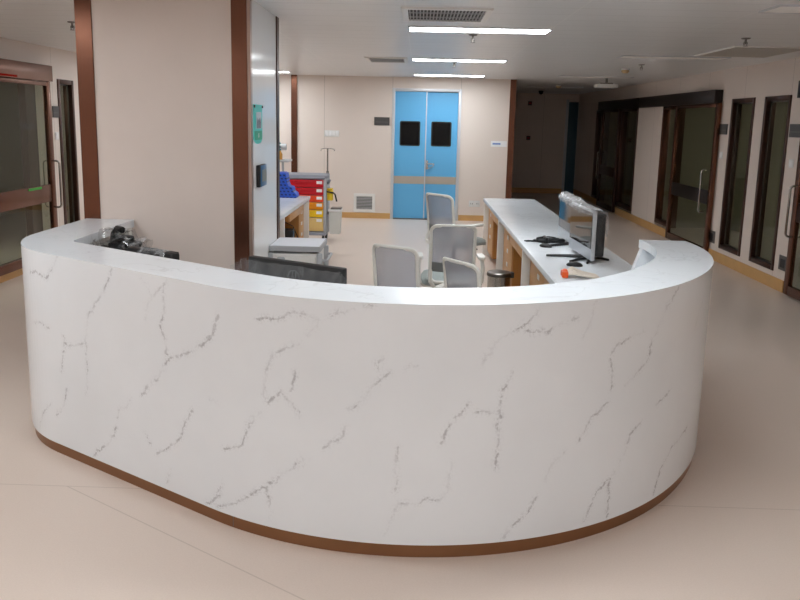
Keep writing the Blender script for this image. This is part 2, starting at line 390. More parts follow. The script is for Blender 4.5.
def wall_with_openings(name, xa, xb, y0, y1, ops, m, label):
    mb = MB(); y = y0
    for (a, b, z0, z1) in sorted(ops):
        if a > y: mb.box(xa, xb, y, a, 0, CH)
        if z0 > 0: mb.box(xa, xb, a, b, 0, z0)
        mb.box(xa, xb, a, b, z1, CH); y = b
    mb.box(xa, xb, y, y1, 0, CH)
    return struct(name, mb, m, label, 'wall')

R_WIN = [(9.33, 10.0), (8.43, 9.06)]
R_DOORS = [(6.2, 8.16), (10.46, 12.77), (14.2, 17.5)]
wall_with_openings('wall_right', XR, XR+.14, YF, YE, [(a, b, .19, 2.115) for a, b in R_WIN] + [(a, b, 0, 2.08) for a, b in R_DOORS], 'wall_y', 'beige panelled wall of the dark corridor')
wall_with_openings('wall_left', XL-.14, XL, YF, YB, [(6.7, 8.78, .0, 2.1), (9.11, 9.53, .2, 2.147)], 'wall_l', 'beige panelled wall with the glass sliding door')
mb = MB(); mb.box(XL-.14, -.478, YB, YB+.14, 0, CH).box(.738, XC, YB, YB+.14, 0, CH).box(-.478, .738, YB, YB+.14, 2.31, CH)
struct('wall_back', mb, 'wall_x', 'beige panelled back wall with the blue double door', 'wall')
struct('wall_corridor', MB().box(XC-.14, XC, YB+.14, YE, 0, CH), 'wall_y', 'inner wall of the dark corridor', 'wall')
struct('wall_end', MB().box(XC-.14, XR+.14, YE, YE+.14, 0, CH), 'wall_x', 'end wall of the dark corridor', 'wall')
struct('wall_front', MB().box(-7.2, 7.2, YF-.14, YF, 0, CH), 'wall_x', 'wall across the hall from the desk', 'wall')
# column beside the desk
PX0, PX1, PY0, PY1 = -2.22, -1.10, 5.0, 5.98
struct('wall_pillar', MB().box(PX0+.004, PX1-.004, PY0+.004, PY1-.004, 0, CH), 'pillar', 'broad beige column behind the desk', 'column')
struct('trim_1', MB().box(PX0, PX0+.108, PY0-.006, PY0+.1, 0, CH, .003), 'bronze', 'bronze corner strip of the column beside the glass door side', 'trim')
struct('trim_2', MB().box(PX1-.115, PX1-.014, PY0-.006, PY0+.03, 0, CH, .003), 'bronze', 'bronze corner strip of the column beside its white side', 'trim')
struct('trim_9', MB().box(PX1-.014, PX1+.008, PY0-.002, PY0+.05, 0, CH, .002), mat('pale bronze edge', (170, 148, 138), .3, .6), 'pale metal edge beside the bronze strip of the column', 'trim')
struct('trim_3', MB().box(PX1-.03, PX1+.014, PY1-.09, PY1+.006, 0, CH, .003), 'bronze_dark', 'narrow dark strip at the far edge of the column', 'trim')
struct('trim_4', MB().box(PX1-.004, PX1+.006, PY0+.05, PY1-.09, 0, CH), 'gloss', 'glossy white cladding on the side of the column', 'cladding')
struct('trim_5', MB().box(-2.26, -2.155, YB-.03, YB, 0, CH, .003), 'bronze', 'bronze strip on the back wall', 'trim')
struct('trim_6', MB().box(XC-.1, XC+.006, YB-.012, YB+.1, 0, CH, .003), 'bronze', 'bronze strip at the corner of the dark corridor', 'trim')

def skirting(name, segs, label):
    mb = MB()
    for b in segs: mb.box(*b)
    o = struct(name, mb, 'base_wood', label, 'skirting')
    return o
skirting('baseboard_back', [(-2.155, -.48, YB-.015, YB, 0, .1), (.75, XC-.1, YB-.015, YB, 0, .1), (XL, -2.26, YB-.015, YB, 0, .1)], 'oak skirting along the back wall')
skirting('baseboard_right', [(XR-.015, XR, YF, 6.2, 0, .13), (XR-.015, XR, 8.16, 10.46, 0, .13), (XR-.015, XR, 12.11, 15.3, 0, .13), (XR-.015, XR, 16.75, YE, 0, .13)], 'oak skirting along the dark corridor')
skirting('baseboard_left', [(XL, XL+.015, YF, 6.7, 0, .1), (XL, XL+.015, 8.78, YB, 0, .1)], 'oak skirting along the glass door wall')
skirting('baseboard_end', [(XC, XR, YE-.015, YE, 0, .13)], 'oak skirting at the corridor end')
skirting('baseboard_pillar', [(PX0-.01, PX0, PY0+.1, PY1, 0, .1)], 'oak skirting on the column')

# side rooms behind the glass
mb = MB(); mb.box(7.05, 7.2, 5.0, 18.5, 0, CH).box(XR+.14, 7.05, 5.0, 5.1, 0, CH).box(XR+.14, 7.05, 13.4, 13.5, 0, CH).box(XR+.14, 7.05, 18.4, 18.5, 0, CH)
mb.box(XR+.14, 7.05, 9.1, 9.2, 0, CH)
struct('wall_east', mb, 'room_wall', 'pale green walls of the rooms behind the dark corridor', 'wall')
mb = MB(); mb.box(-7.2, -7.05, 4.5, YB, 0, CH).box(-7.05, XL-.14, 4.5, 4.6, 0, CH).box(-7.05, XL-.14, YB, YB+.1, 0, CH)
struct('wall_west', mb, 'room_wall', 'pale green walls of the room behind the glass door', 'wall')

# narrow windows
def narrow_window(name, x, sgn, y0, y1, z0, z1, label):
    """x: wall face, sgn: +1 when the room lies at greater x"""
    w = thing(name, label, 'window', (x, (y0+y1)/2, z0), kind='structure')
    L = y1-y0; H = z1-z0; f = .055
    mb = MB()
    xa, xb = sorted((-sgn*.012, sgn*.1))
    mb.box(xa, xb, -L/2, -L/2+f, 0, H, .003).box(xa, xb, L/2-f, L/2, 0, H, .003).box(xa, xb, -L/2+f, L/2-f, 0, f, .003).box(xa, xb, -L/2+f, L/2-f, H-f, H, .003)
    mb.build('window_frame', 'bronze_dark', w)
    g = MB(); i0, i1 = sorted((sgn*.05, sgn*.056))
    g.box(i0, i1, -L/2+f, L/2-f, f, H-f).build('pane', 'glass', w, smooth=False)
    t = MB(); a = .012; q0, q1 = sorted((sgn*.035, sgn*.05))
    t.box(q0, q1, -L/2+f, -L/2+f+a, f, H-f).box(q0, q1, L/2-f-a, L/2-f, f, H-f).box(q0, q1, -L/2+f, L/2-f, f, f+a).box(q0, q1, -L/2+f, L/2-f, H-f-a, H-f)
    t.build('glazing_bead', 'steel_dark', w, smooth=False)
narrow_window('window_1', XR, 1, 9.33, 10.0, .19, 2.115, 'narrow dark window beside the middle glass door of the corridor')
narrow_window('window_2', XR, 1, 8.43, 9.06, .19, 2.115, 'narrow dark window nearest the camera in the corridor wall')
narrow_window('window_3', XL, -1, 9.11, 9.53, .2, 2.147, 'narrow dark window beside the sliding door handle')

def d_handle(parent, x, xo, y, z0, z1, r=.0115, m='steel', name='pull_handle'):
    """vertical D handle standing off the leaf; x leaf face, xo how far out"""
    d = xo-x; pts = [(x, y, z0), (x+d*.5, y, z0)]
    for k in range(1, 5):
        a = PI/2*k/4; pts.append((x+d*(.5+.5*math.sin(a)), y, z0+abs(d)*.5*(1-math.cos(a))))
    for k in range(4, 0, -1):
        a = PI/2*k/4; pts.append((x+d*(.5+.5*math.sin(a)), y, z1-abs(d)*.5*(1-math.cos(a))))
    pts += [(x+d*.5, y, z1), (x, y, z1)]
    return MB().tube(pts, r, 10).build(name, m, parent)

def sliding_door(name, x, sgn, leaf, fixed, zt, hd, label, handle_y, band, head_m='header', frame_m='bronze_dark', band_m='bronze_dark', inner_handle=True, hz=(.6, 1.18), fixed_m='glass', zb=.02):
    """glass leaf that hangs in front of the wall face x on a header box; fixed = the side lights set in the opening; sgn +1: room at greater x"""
    d = thing(name, label, 'door', (x, 0, 0), kind='structure')
    o = -sgn                                       # towards the hall
    def bx(mb, a, b, y0, y1, z0, z1, bev=.003):
        a, b = sorted((a, b)); return mb.box(a, b, y0, y1, z0, z1, bev)
    bx(MB(), o*.0, o*.11, hd[0], hd[1], zt, zt+.175, .004).build('header', head_m, d)
    y0, y1 = leaf; f = .09; fb = .1
    fr = MB(); la, lb = o*.012, o*.062
    bx(fr, la, lb, y0, y0+f, zb, zt); bx(fr, la, lb, y1-f, y1, zb, zt); bx(fr, la, lb, y0+f, y1-f, zb, zb+fb); bx(fr, la, lb, y0+f, y1-f, zt-.05, zt)
    lf = fr.build('leaf_frame', frame_m, d)
    bx(MB(), o*.034, o*.04, y0+f, y1-f, zb+fb, zt-.05, 0).build('pane', 'glass', lf, smooth=False)
    if band: bx(MB(), o*.024, o*.056, y0+f, y1-f, band[0], band[1]).build('middle_rail', band_m, lf)
    d_handle(lf, o*.06, o*.13, handle_y, hz[0], hz[1])
    if inner_handle: d_handle(lf, o*.014, -o*.055, handle_y, hz[0], hz[1])
    for (a, b, z0) in fixed:
        fx = MB(); g = .06
        bx(fx, o*.01, -o*.1, a, a+g, z0, zt); bx(fx, o*.01, -o*.1, b-g, b, z0, zt); bx(fx, o*.01, -o*.1, a+g, b-g, z0, z0+.07); bx(fx, o*.01, -o*.1, a+g, b-g, zt-.05, zt)
        s = fx.build('side_light_frame', frame_m, d)
        bx(MB(), -o*.04, -o*.046, a+g, b-g, z0+.07, zt-.05, 0).build('side_light_pane', fixed_m, s, smooth=False)
    return d
sliding_door('door_1', XR, 1, (10.30, 12.0), [(12.0, 12.77, .17)], 2.07, (10.33, 13.85), 'dark framed glass sliding door in the middle of the corridor wall', 10.5, (.715, .905), inner_handle=False, frame_m='bronze', band_m='header')
sliding_door('door_2', XR, 1, (15.33, 16.75), [(14.2, 15.35, .17), (16.7, 17.5, .1)], 2.07, (13.87, 16.95), 'far glass sliding door at the dark end of the corridor', 16.62, (.715, .905), inner_handle=False)
sliding_door('door_3', XR, 1, (6.3, 8.04), [], 2.07, (5.2, 8.1), 'glass sliding door nearest the camera in the corridor wall', 7.98, (.8, 1.0), inner_handle=True, hz=(.64, 1.17), frame_m='bronze')
d4 = sliding_door('door_4', XL, -1, (6.6, 8.82), [], 2.1, (5.0, 8.79), 'bronze framed glass sliding door across from the column', 8.79, (.735, .935), head_m='bronze', band_m='bronze', frame_m='bronze', hz=(.66, 1.2), zb=.09)
MB().box(.1, .114, 6.9, 8.0, 2.108, 2.128).build('indicator_strip', 'led_red', d4, smooth=False)
MB().box(.054, .064, 8.2, 8.48, .9, .925).build('green_sticker', 'green_ink', d4, smooth=False)
struct('trim_7', MB().box(XL, XL+.012, 6.7, 8.78, 0, .085), 'base_wood', 'oak threshold of the glass door', 'trim')
struct('trim_8', MB().box(XL-.1, XL-.02, 8.4, 8.62, 0, 2.1), 'bronze_dark', 'dark jamb behind the glass door', 'trim')

# blue double door
d = thing('door_5', 'sky blue double door with two dark panes in the back wall', 'door', (.13, YB, 0), kind='structure')
fr = MB(); fr.box(-.608, -.558, -.02, .1, 0, 2.31, .004).box(.558, .608, -.02, .1, 0, 2.31, .004).box(-.558, .558, -.02, .1, 2.26, 2.31, .004)
fr.build('door_frame', 'alum', d)
for (xa, xb, w, ya) in ((-.556, -.012, (-.46, -.11), .01), (.0, .556, (.096, .443), .05)):
    lb = MB(); z0, z1 = 1.317, 1.74
    for q in ((xa, xb, .02, .64), (xa, xb, .775, z0), (xa, w[0], z0, z1), (w[1], xb, z0, z1), (xa, xb, z1, 2.255)):
        lb.box(q[0], q[1], ya, ya+.04, q[2], q[3])
    lf = lb.build('door_leaf', 'blue_door', d, smooth=False)
    MB().box(xa, xb, ya-.003, ya+.04, .64, .775).build('kick_plate', 'kick', lf, smooth=False)
    pn = MB().box(w[0], w[1], ya+.012, ya+.03, z0, z1).build('pane', 'door_glass', lf, smooth=False)
    fm = MB(); e = .02
    fm.prism(rrect(w[1]-w[0]+.012, z1-z0+.012, .03, 5, (w[0]+w[1])/2, (z0+z1)/2), 1, ya-.004, ya+.012)
    o = fm.build('pane_rim', 'black', lf, smooth=False)
    MB().prism(rrect(w[1]-w[0]-.03, z1-z0-.03, .02, 5, (w[0]+w[1])/2, (z0+z1)/2), 1, ya-.0055, ya-.003).build('pane', 'door_glass', lf, smooth=False)
    if xa > -.1:
        h = MB(); h.box(.012, .05, ya-.012, ya, .9, 1.06, .006).cyl((.03, ya-.01, 1.0), (.03, ya-.05, 1.0), .01).tube([(.03, ya-.05, 1.0), (.06, ya-.05, 1.003), (.16, ya-.048, 1.0)], .01, 8)
        h.tube([(.03, ya-.014, .93), (.075, ya-.03, .925), (.13, ya-.03, .95), (.155, ya-.032, .985)], .006, 8)
        h.build('lever_handle', 'steel', lf)
MB().box(-.012, .006, -.006, .06, .02, 2.255, .003).build('meeting_strip', 'alum', d)
MB().box(-.556, .556, -.012, .09, 0, .018).build('threshold', 'steel_dark', d, smooth=False)
# blue door at the end of the corridor
d = thing('door_6', 'blue door at the unlit end of the corridor', 'door', (3.88, YE, 0), kind='structure')
MB().box(-.14, .1, -.03, 0, 0, 2.3, .003).build('door_leaf', 'teal_door', d)
MB().box(-.2, -.14, -.05, 0, 0, 2.36, .004).build('door_frame', 'alum', d)

# ------------------------------------------------------------------ ceiling fittings
def lamp(x, y, lit, label, group, m=None):
    t = thing('ceiling_light', label, 'ceiling light', (x, y, CH), group=group)
    w, h = 1.13, .28
    mb = MB(); e = .012
    mb.box(-w/2-e, w/2+e, -h/2-e, -h/2, -.012, 0).box(-w/2-e, w/2+e, h/2, h/2+e, -.012, 0).box(-w/2-e, -w/2, -h/2, h/2, -.012, 0).box(w/2, w/2+e, -h/2, h/2, -.012, 0)
    mb.build('frame', 'alum', t, smooth=False)
    MB().box(-w/2, w/2, -h/2, h/2, -.009, -.001).build('diffuser', m or ('lamp_on' if lit else 'lamp_off'), t, smooth=False)
for y, lab in ((6.46, 'lit ceiling light nearest the desk'), (9.62, 'lit ceiling light second from the blue door'), (12.75, 'lit ceiling light right before the blue door')):
    lamp(.47, y, True, lab, 'lit ceiling lights over the reception')
for x, y in ((.47, 3.3), (.47, .15), (.47, -3.0), (2.76, -3.0), (-2.7, -3.0), (-2.7, .15), (-2.9, 3.3), (-2.72, 9.6), (-2.72, 12.7)):
    lamp(x, y, True, 'lit ceiling light out of the picture', 'lit ceiling lights out of the picture')
for y, lab in ((5.03, 'unlit ceiling light at the upper edge of the picture over the corridor'), (8.64, 'unlit ceiling light between the perforated grille and the smoke detector'), (12.38, 'unlit ceiling light behind the white access point'), (16.06, 'unlit ceiling light deep in the dark corridor')):
    lamp(2.76, y, False, lab, 'unlit ceiling lights of the corridor')

for x, y, m, lab in ((5.6, 11.2, 'fill_dim', 'added unseen dim fill light in the room behind the middle glass door'), (5.6, 7.6, 'fill_dim', 'added unseen dim fill light in the room behind the nearest corridor door'), (-5.9, 7.2, 'fill_side', 'added unseen fill light in the room behind the bronze framed glass door')):  # unseen fill lights, added to brighten what shows through the glass
    lamp(x, y, True, lab, None, m)

def ceiling_vent(x0, x1, y0, y1, label):
    t = thing('ceiling_vent', label, 'vent', ((x0+x1)/2, (y0+y1)/2, CH), group='louvred ceiling vents')
    w, h = (x1-x0)/2, (y1-y0)/2; e = .045
    MB().box(-w, w, -h, -h+e, -.014, 0, .003).box(-w, w, h-e, h, -.014, 0, .003).box(-w, -w+e, -h+e, h-e, -.014, 0, .003).box(w-e, w, -h+e, h-e, -.014, 0, .003).build('frame', 'white', t, smooth=False)
    MB().box(-w+e, w-e, -h+e, h-e, -.003, -.001).build('backing', 'vent_dark', t, smooth=False)
    sl = MB(); n = 22
    for k in range(n):
        xx = -w+e+(2*w-2*e)*(k+.5)/n
        sl.box(xx-.004, xx+.004, -h+e, h-e, -.012, -.002)
    for yy in (-h/3, h/3): sl.box(-w+e, w-e, yy-.003, yy+.003, -.0125, -.002)
    sl.build('slat', 'vent_slat', t, smooth=False)
ceiling_vent(-.14, .48, 5.28, 5.94, 'louvred ceiling vent in front of the nearest lit light')
ceiling_vent(-.68, -.16, 9.42, 10.16, 'louvred ceiling vent farther back beside the second lit light')
# perforated return grille over the corridor
t = thing('ceiling_grille', 'perforated grey grille in the ceiling over the corridor windows', 'vent', (3.27, 7.85, CH))
MB().box(-.35, .35, -.5, .5, -.008, 0).build('perforated_panel', mat('perforated grey sheet', (186, 180, 172), .5, var=.25, vscale=160), t, smooth=False)
MB().box(-.37, -.35, -.52, .52, -.012, 0).box(.35, .37, -.52, .52, -.012, 0).box(-.35, .35, -.52, -.5, -.012, 0).box(-.35, .35, .5, .52, -.012, 0).build('frame', 'white', t, smooth=False)

def sprinkler(x, y, label):
    t = thing('sprinkler', label, 'sprinkler', (x, y, CH), group='ceiling sprinklers')
    MB().lathe([(.002, 0), (.04, 0), (.034, -.008), (.012, -.012)], n=16).build('escutcheon', 'steel_dark', t)
    MB().cyl((0, 0, -.006), (0, 0, -.05), .009).tube([(.012, 0, -.03), (.016, 0, -.045), (.01, 0, -.06)], .003, 6).tube([(-.012, 0, -.03), (-.016, 0, -.045), (-.01, 0, -.06)], .003, 6).build('body', 'steel_dark', t)
    MB().lathe([(.002, -.062), (.02, -.064), (.02, -.067), (.002, -.069)], n=14).build('deflector', 'steel_dark', t)
for x, y, lab in ((.45, 6.85, 'ceiling sprinkler just behind the nearest lit light'), (.43, 9.98, 'ceiling sprinkler behind the second lit light'), (2.74, 6.7, 'ceiling sprinkler beside the perforated grille'), (2.74, 9.75, 'ceiling sprinkler by the smoke detector in the corridor'), (-2.91, 6.5, 'ceiling sprinkler between the column and the glass door')):
    sprinkler(x, y, lab)
t = thing('access_point', 'white box hanging from a bracket under the corridor ceiling', 'access point', (3.0, 12.6, CH))
MB().cyl((0, 0, 0), (0, 0, -.1), .02).box(-.1, .1, -.03, .03, -.1, -.08).build('bracket', 'steel_dark', t)
MB().box(-.17, .17, -.1, .1, -.16, -.1, .015).build('housing', 'white_plastic', t)
t = thing('smoke_detector', 'cream smoke detector on the ceiling beside the hanging white box', 'smoke detector', (2.74, 10.5, CH))
MB().lathe([(.002, 0), (.06, 0), (.06, -.02), (.002, -.02)], n=20).build('base', 'white_plastic', t)
MB().lathe([(.048, -.02), (.052, -.04), (.03, -.06), (.002, -.062)], n=20).build('head', 'beige', t)
t = thing('dome_camera', 'small dark dome camera under the ceiling at the corridor end', 'camera', (2.8, 18.0, CH))
MB().lathe([(.002, 0), (.06, 0), (.06, -.03), (.002, -.03)], n=18).build('base', 'black', t)
MB().sphere((0, 0, -.035), .05).build('dome', 'black_gloss', t)
t = thing('smoke_detector', 'cream smoke detector far down the dark corridor ceiling', 'smoke detector', (2.7, 15.2, CH))
MB().lathe([(.002, 0), (.06, 0), (.06, -.02), (.002, -.02)], n=20).build('base', 'white_plastic', t)
MB().lathe([(.048, -.02), (.052, -.04), (.03, -.06), (.002, -.062)], n=20).build('head', 'beige', t)

# ------------------------------------------------------------------ fittings on the walls
def plate(name, label, cat, c, size, face, m, group=None, parts=None):
    """thin plate on a wall; face 'y-' (back wall) or 'x-' (right wall) or 'x+' (left wall): size = (along, up)"""
    rz = {'y-': 0, 'x-': -PI/2, 'x+': PI/2}[face]
    t = thing(name, label, cat, c, rz, group)
    w, h = size
    return t, w, h
def sign(label, c, w, h, face):
    t, w, h = plate('sign_plate', label, 'sign', c, (w, h), face, 'sign', 'charcoal room sign plates')
    MB().box(-w/2, w/2, -.012, 0, -h/2, h/2, .002).build('plate', 'sign', t, smooth=False)
    MB().box(-w*.4, w*.4, -.0135, -.011, -h*.12, -h*.06).build('thin_line', mat('grey print', (104, 102, 100), .5), t, smooth=False)
sign('charcoal sign plate beside the blue double door', (-.655, YB, 1.731), .272, .142, 'y-')
sign('charcoal sign plate between the middle glass door and the narrow window', (XR, 10.26, 1.732), .36, .135, 'x-')
sign('charcoal sign plate beside the nearest corridor door', (XR, 8.26, 1.736), .26, .14, 'x-')
sign('charcoal sign plate next to the bronze framed glass door', (XL, 9.03, 1.762), .15, .132, 'x+')

def switch(label, c, w, h, n, face, group):
    t, w, h = plate('wall_switch', label, 'switch', c, (w, h), face, 'white_plastic', group)
    MB().box(-w/2, w/2, -.01, 0, -h/2, h/2, .003).build('plate', 'white_plastic', t)
    for k in range(n):
        cx = -w/2+w*(k+.5)/n
        MB().box(cx-w/n*.36, cx+w/n*.36, -.014, -.009, -h*.36, h*.36, .002).build('rocker', 'card', t)
switch('wide white switch panel on the back wall above the cart', (-1.54, YB, 1.498), .26, .11, 4, 'y-', 'white wall switches')
switch('small white switch under the sign beside the middle glass door', (XR, 10.2, 1.394), .1, .09, 1, 'x-', 'white wall switches')
switch('small white switch under the sign of the nearest corridor door', (XR, 8.28, 1.39), .1, .09, 1, 'x-', 'white wall switches')
switch('small white switch between the bronze glass door and narrow window', (XL, 9.03, 1.48), .08, .09, 1, 'x+', 'white wall switches')
t, w, h = plate('wall_socket', 'pair of white sockets low on the back wall', 'socket', (1.03, YB, .31), (.2, .11), 'y-', None)
for sx in (-.05, .05):
    p = MB().box(sx-.048, sx+.048, -.01, 0, -.055, .055, .003).build('socket_plate', 'white_plastic', t)
    MB().box(sx-.018, sx-.01, -.0115, -.009, -.012, .012).box(sx+.01, sx+.018, -.0115, -.009, -.012, .012).build('slot', 'vent_dark', p, smooth=False)
t, w, h = plate('wall_card', 'white card with blue print at the corridor corner', 'card', (1.42, YB, 1.382), (.3, .1), 'y-', None)
MB().box(-.14, .14, -.012, 0, -.05, .05, .002).build('card', 'card', t, smooth=False)
MB().box(-.11, .03, -.0135, -.011, -.014, .016).build('print', 'blue_ink', t, smooth=False)
t, w, h = plate('wall_vent', 'white framed vent low on the back wall', 'vent', (-.945, YB, .278), (.39, .33), 'y-', None)
w, h = .385, .335
MB().box(-w/2, w/2, -.02, 0, -h/2, -h/2+.05, .003).box(-w/2, w/2, -.02, 0, h/2-.05, h/2, .003).box(-w/2, -w/2+.05, -.02, 0, -h/2+.05, h/2-.05, .003).box(w/2-.05, w/2, -.02, 0, -h/2+.05, h/2-.05, .003).build('frame', 'white', t, smooth=False)
MB().box(-w/2+.05, w/2-.05, -.006, 0, -h/2+.05, h/2-.05).build('backing', 'vent_dark', t, smooth=False)
sl = MB()
for k in range(9):
    z = -h/2+.05+(h-.1)*(k+.5)/9; sl.box(-w/2+.05, w/2-.05, -.016, -.006, z-.0075, z+.0075)
sl.build('slat', 'vent_slat', t, smooth=False)
for lab, y, z in (('square steel socket low beside the middle glass door', 10.245, .3), ('square steel socket low beside the nearest corridor door', 8.22, .315)):
    t, w, h = plate('floor_socket', lab, 'socket', (XR, y, z), (.2, .16), 'x-', None, 'steel sockets low on the corridor wall')
    MB().box(-.09, .09, -.012, 0, -.08, .08, .003).build('plate', 'socket_dark', t)
    MB().box(-.05, .05, -.014, -.011, -.05, .045).build('recess', 'black', t, smooth=False)
for lab, z, c in (('small dark fitting high on the corridor end wall', 2.25, 'black'), ('small dark switch at hand height on the corridor end wall', 1.39, 'black')):
    t = thing('wall_fitting', lab, 'fitting', (2.77, YE, z), group='small fittings on the corridor end wall')
    MB().box(-.05, .05, -.02, 0, -.05, .05, .004).build('plate', 'black', t)
    MB().box(-.03, .03, -.024, -.019, -.02, .02).build('button', 'red_ink', t, smooth=False)

# poster and wall panel on the glossy side of the column
XP = PX1+.006
t = thing('poster', 'turquoise poster with green foot on the glossy side of the column', 'poster', (XP, 5.205, 1.6), PI/2)
poly = [(-.14, .235), (-.14, .0)] + [(-.12*math.cos(a)*1.0, -.028*math.sin(a)) for a in [PI*k/10 for k in range(0, 11)]] + [(.14, .0), (.14, .235)]
MB().prism(poly, 1, -.004, 0).build('sheet', 'turq', t, smooth=False)
MB().box(-.06, .10, -.0052, -.0035, .075, .185).build('picture', 'poster_photo', t, smooth=False)
k = MB()
for q, x in enumerate((-.035, -.005, .025, .05, .08)):
    k.prism([(x-.008, .077), (x+.006, .077), (x+.014, .12+.008*(q % 3)), (x+.004, .15-.01*(q % 2)), (x-.004, .12)], 1, -.0058, -.005)
k.build('figure', 'poster_ink', t, smooth=False)
MB().box(-.12, .12, -.0052, -.0035, .0, .06).build('green_foot', 'green', t, smooth=False)
MB().prism([(.0, .02), (.012, .012), (.024, .02), (.02, .045), (.006, .045)], 1, -.0058, -.005).build('white_mark', 'card', t, smooth=False)
for sx in (-.13, .13): MB().cyl((sx, -.012, .222), (sx, 0, .222), .009).build('pin', 'steel_dark', t)
t = thing('wall_panel', 'small wall device with blue face on the glossy side of the column', 'wall device', (XP, 5.25, 1.355), PI/2)
MB().box(-.11, .11, -.026, 0, -.075, .075, .005).build('housing', 'black', t)
MB().box(-.08, .108, -.029, -.025, -.072, .072, .002).build('face', 'blue_screen', t)
MB().box(-.05, .09, -.0305, -.028, -.04, .04).build('display', 'grey_screen', t, smooth=False)

# what shows through the glass
t = thing('storage_unit', 'dark grey unit seen through the bronze framed glass door', 'cabinet', (-6.2, 9.6, 0))
MB().box(-.5, .5, -.3, .3, 0, 1.0, .01).build('body', 'shelf_pale', t)
MB().box(-.45, .45, -.25, .25, 1.0, 1.62, .01).build('monitor_block', 'cabinet_grey', t)
MB().box(-.42, .42, -.312, -.3, .1, .5, .004).build('drawer', 'shelf_pale', t); MB().box(-.42, .42, -.312, -.3, .54, .94, .004).build('drawer', 'shelf_pale', t)
t = thing('storage_unit', 'pale cupboard seen low through the narrow corridor window', 'cabinet', (6.0, 13.0, 0))
MB().box(-.5, .5, -.3, .3, 0, .9, .01).build('body', 'shelf_pale', t)
MB().box(-.47, -.01, -.312, -.3, .05, .85, .004).build('door', 'shelf_pale', t); MB().box(.01, .47, -.312, -.3, .05, .85, .004).build('door', 'shelf_pale', t)
# ------------------------------------------------------------------ the reception desk
DC = (-.01, 4.455)
def desk_line(R, xl, r, flare, n_flank=12, n_fil=20, n_line=30, n_arc=110, off=0.):
    """plan outline of the desk, from the back of its flank round to its free end; the same number of stations whatever the offset"""
    C = np.array(DC); nrm = np.array([-.533, -.846]); d = np.array([-.846, .533])
    P0 = C+R*nrm; t = (xl-P0[0])/d[0]; K = P0+d*t
    tl = r*math.tan(math.acos(d[1])/2)
    A = K+np.array([0, tl]); B = K-d*tl; O = A+np.array([r, 0])
    pts = [(xl, 4.99+(A[1]-4.99)*i/n_flank) for i in range(n_flank)]
    a1 = math.atan2(B[1]-O[1], B[0]-O[0]) % (2*PI)
    pts += [(O[0]+r*math.cos(PI+(a1-PI)*i/n_fil), O[1]+r*math.sin(PI+(a1-PI)*i/n_fil)) for i in range(n_fil)]
    pts += [tuple(B+(P0-B)*i/n_line) for i in range(n_line)]
    a0 = math.atan2(nrm[1], nrm[0]) % (2*PI); a2 = 2*PI+math.asin(min(1, (4.66-C[1])/(R+flare)))
    for i in range(n_arc+1):
        a = a0+(a2-a0)*i/n_arc
        q = max(0, (math.degrees(a)-322)/45); q = q*q*(3-2*q) if q < 1 else 1
        pts.append((C[0]+(R+flare*q)*math.cos(a), C[1]+(R+flare*q)*math.sin(a)))
    return np.array(pts)
ZL, ZK = 1.06, .06                         # ledge height, top of the kick strip
outer = desk_line(1.63, -2.205, .75, .045)
inner = desk_line(1.33, -1.885, .09, .07)
def offset(P, d):
    T = np.gradient(P, axis=0); T /= np.hypot(T[:, 0], T[:, 1])[:, None]
    N = np.stack([-T[:, 1], T[:, 0]], 1)
    return P+N*d
def resample(P, step):
    L = np.r_[0, np.cumsum(np.hypot(*np.diff(P, axis=0).T))]
    n = int(L[-1]/step)+1; s = np.linspace(0, L[-1], n)
    return np.stack([np.interp(s, L, P[:, 0]), np.interp(s, L, P[:, 1])], 1), s

desk = thing('reception_desk', 'curved white quartz reception desk with grey veins and bronze kick strip', 'reception desk', (0, 3.6, 0))
def to_obj(name, verts, faces, m, parent, smooth=True, loc=(0, 3.6, 0)):
    me = bpy.data.meshes.new(name); me.from_pydata([(v[0]-loc[0], v[1]-loc[1], v[2]-loc[2]) for v in verts], [], faces); me.update()
    bm = bmesh.new(); bm.from_mesh(me); bmesh.ops.recalc_face_normals(bm, faces=bm.faces[:]); bm.to_mesh(me); bm.free()
    me.materials.append(M[m]); o = bpy.data.objects.new(name, me); COL.objects.link(o); o.parent = parent
    if smooth:
        for p in me.polygons: p.use_smooth = True
        me.set_sharp_from_angle(angle=math.radians(30))
    return o
def ring_prism(name, A, B, z0, z1, m, parent):
    """solid between two plan lines with equal station counts"""
    n = len(A); V = []
    for P, z in ((A, z0), (B, z0), (B, z1), (A, z1)): V += [(p[0], p[1], z) for p in P]
    F = []
    for i in range(n-1):
        for k in range(4):
            a, b = k*n, ((k+1) % 4)*n
            F.append((a+i, a+i+1, b+i+1, b+i))
    F += [(0, n, 2*n, 3*n), (n-1, 2*n-1, 3*n-1, 4*n-1)[::-1]]
    return to_obj(name, V, F, m, parent)

# front panel: a fine mesh whose vein attribute is the distance to the nearest traced vein
P, sv = resample(outer, .009); n = len(P); zs = np.linspace(ZK, ZL, 112); nz = len(zs)
Pin = offset(P, .06)
rb = .006
V = []; D = []
rv = random.Random(5); segs = []
for l in VEINS:                            # break every vein into short crooked steps
    q = [np.array(l[0])]
    for a, b in zip(l, l[1:]):
        a = np.array(a); b = np.array(b); Ls = np.hypot(*(b-a)); ns = max(1, int(Ls/.014)); nn = np.array([a[1]-b[1], b[0]-a[0]])/max(Ls, 1e-6)
        for i in range(1, ns+1): q.append(a+(b-a)*i/ns+nn*rv.gauss(0, .0042)+(b-a)/max(Ls, 1e-6)*rv.gauss(0, .003))
    segs += list(zip(q, q[1:]))
SS, ZZ = np.meshgrid(sv, zs); Q = np.stack([SS.ravel(), ZZ.ravel()], 1); dist = np.full(len(Q), 1.)
for a, b in segs:
    ab = b-a; t = np.clip(((Q-a)@ab)/max(1e-9, ab@ab), 0, 1)
    dist = np.minimum(dist, np.hypot(*(Q-a-t[:, None]*ab).T))
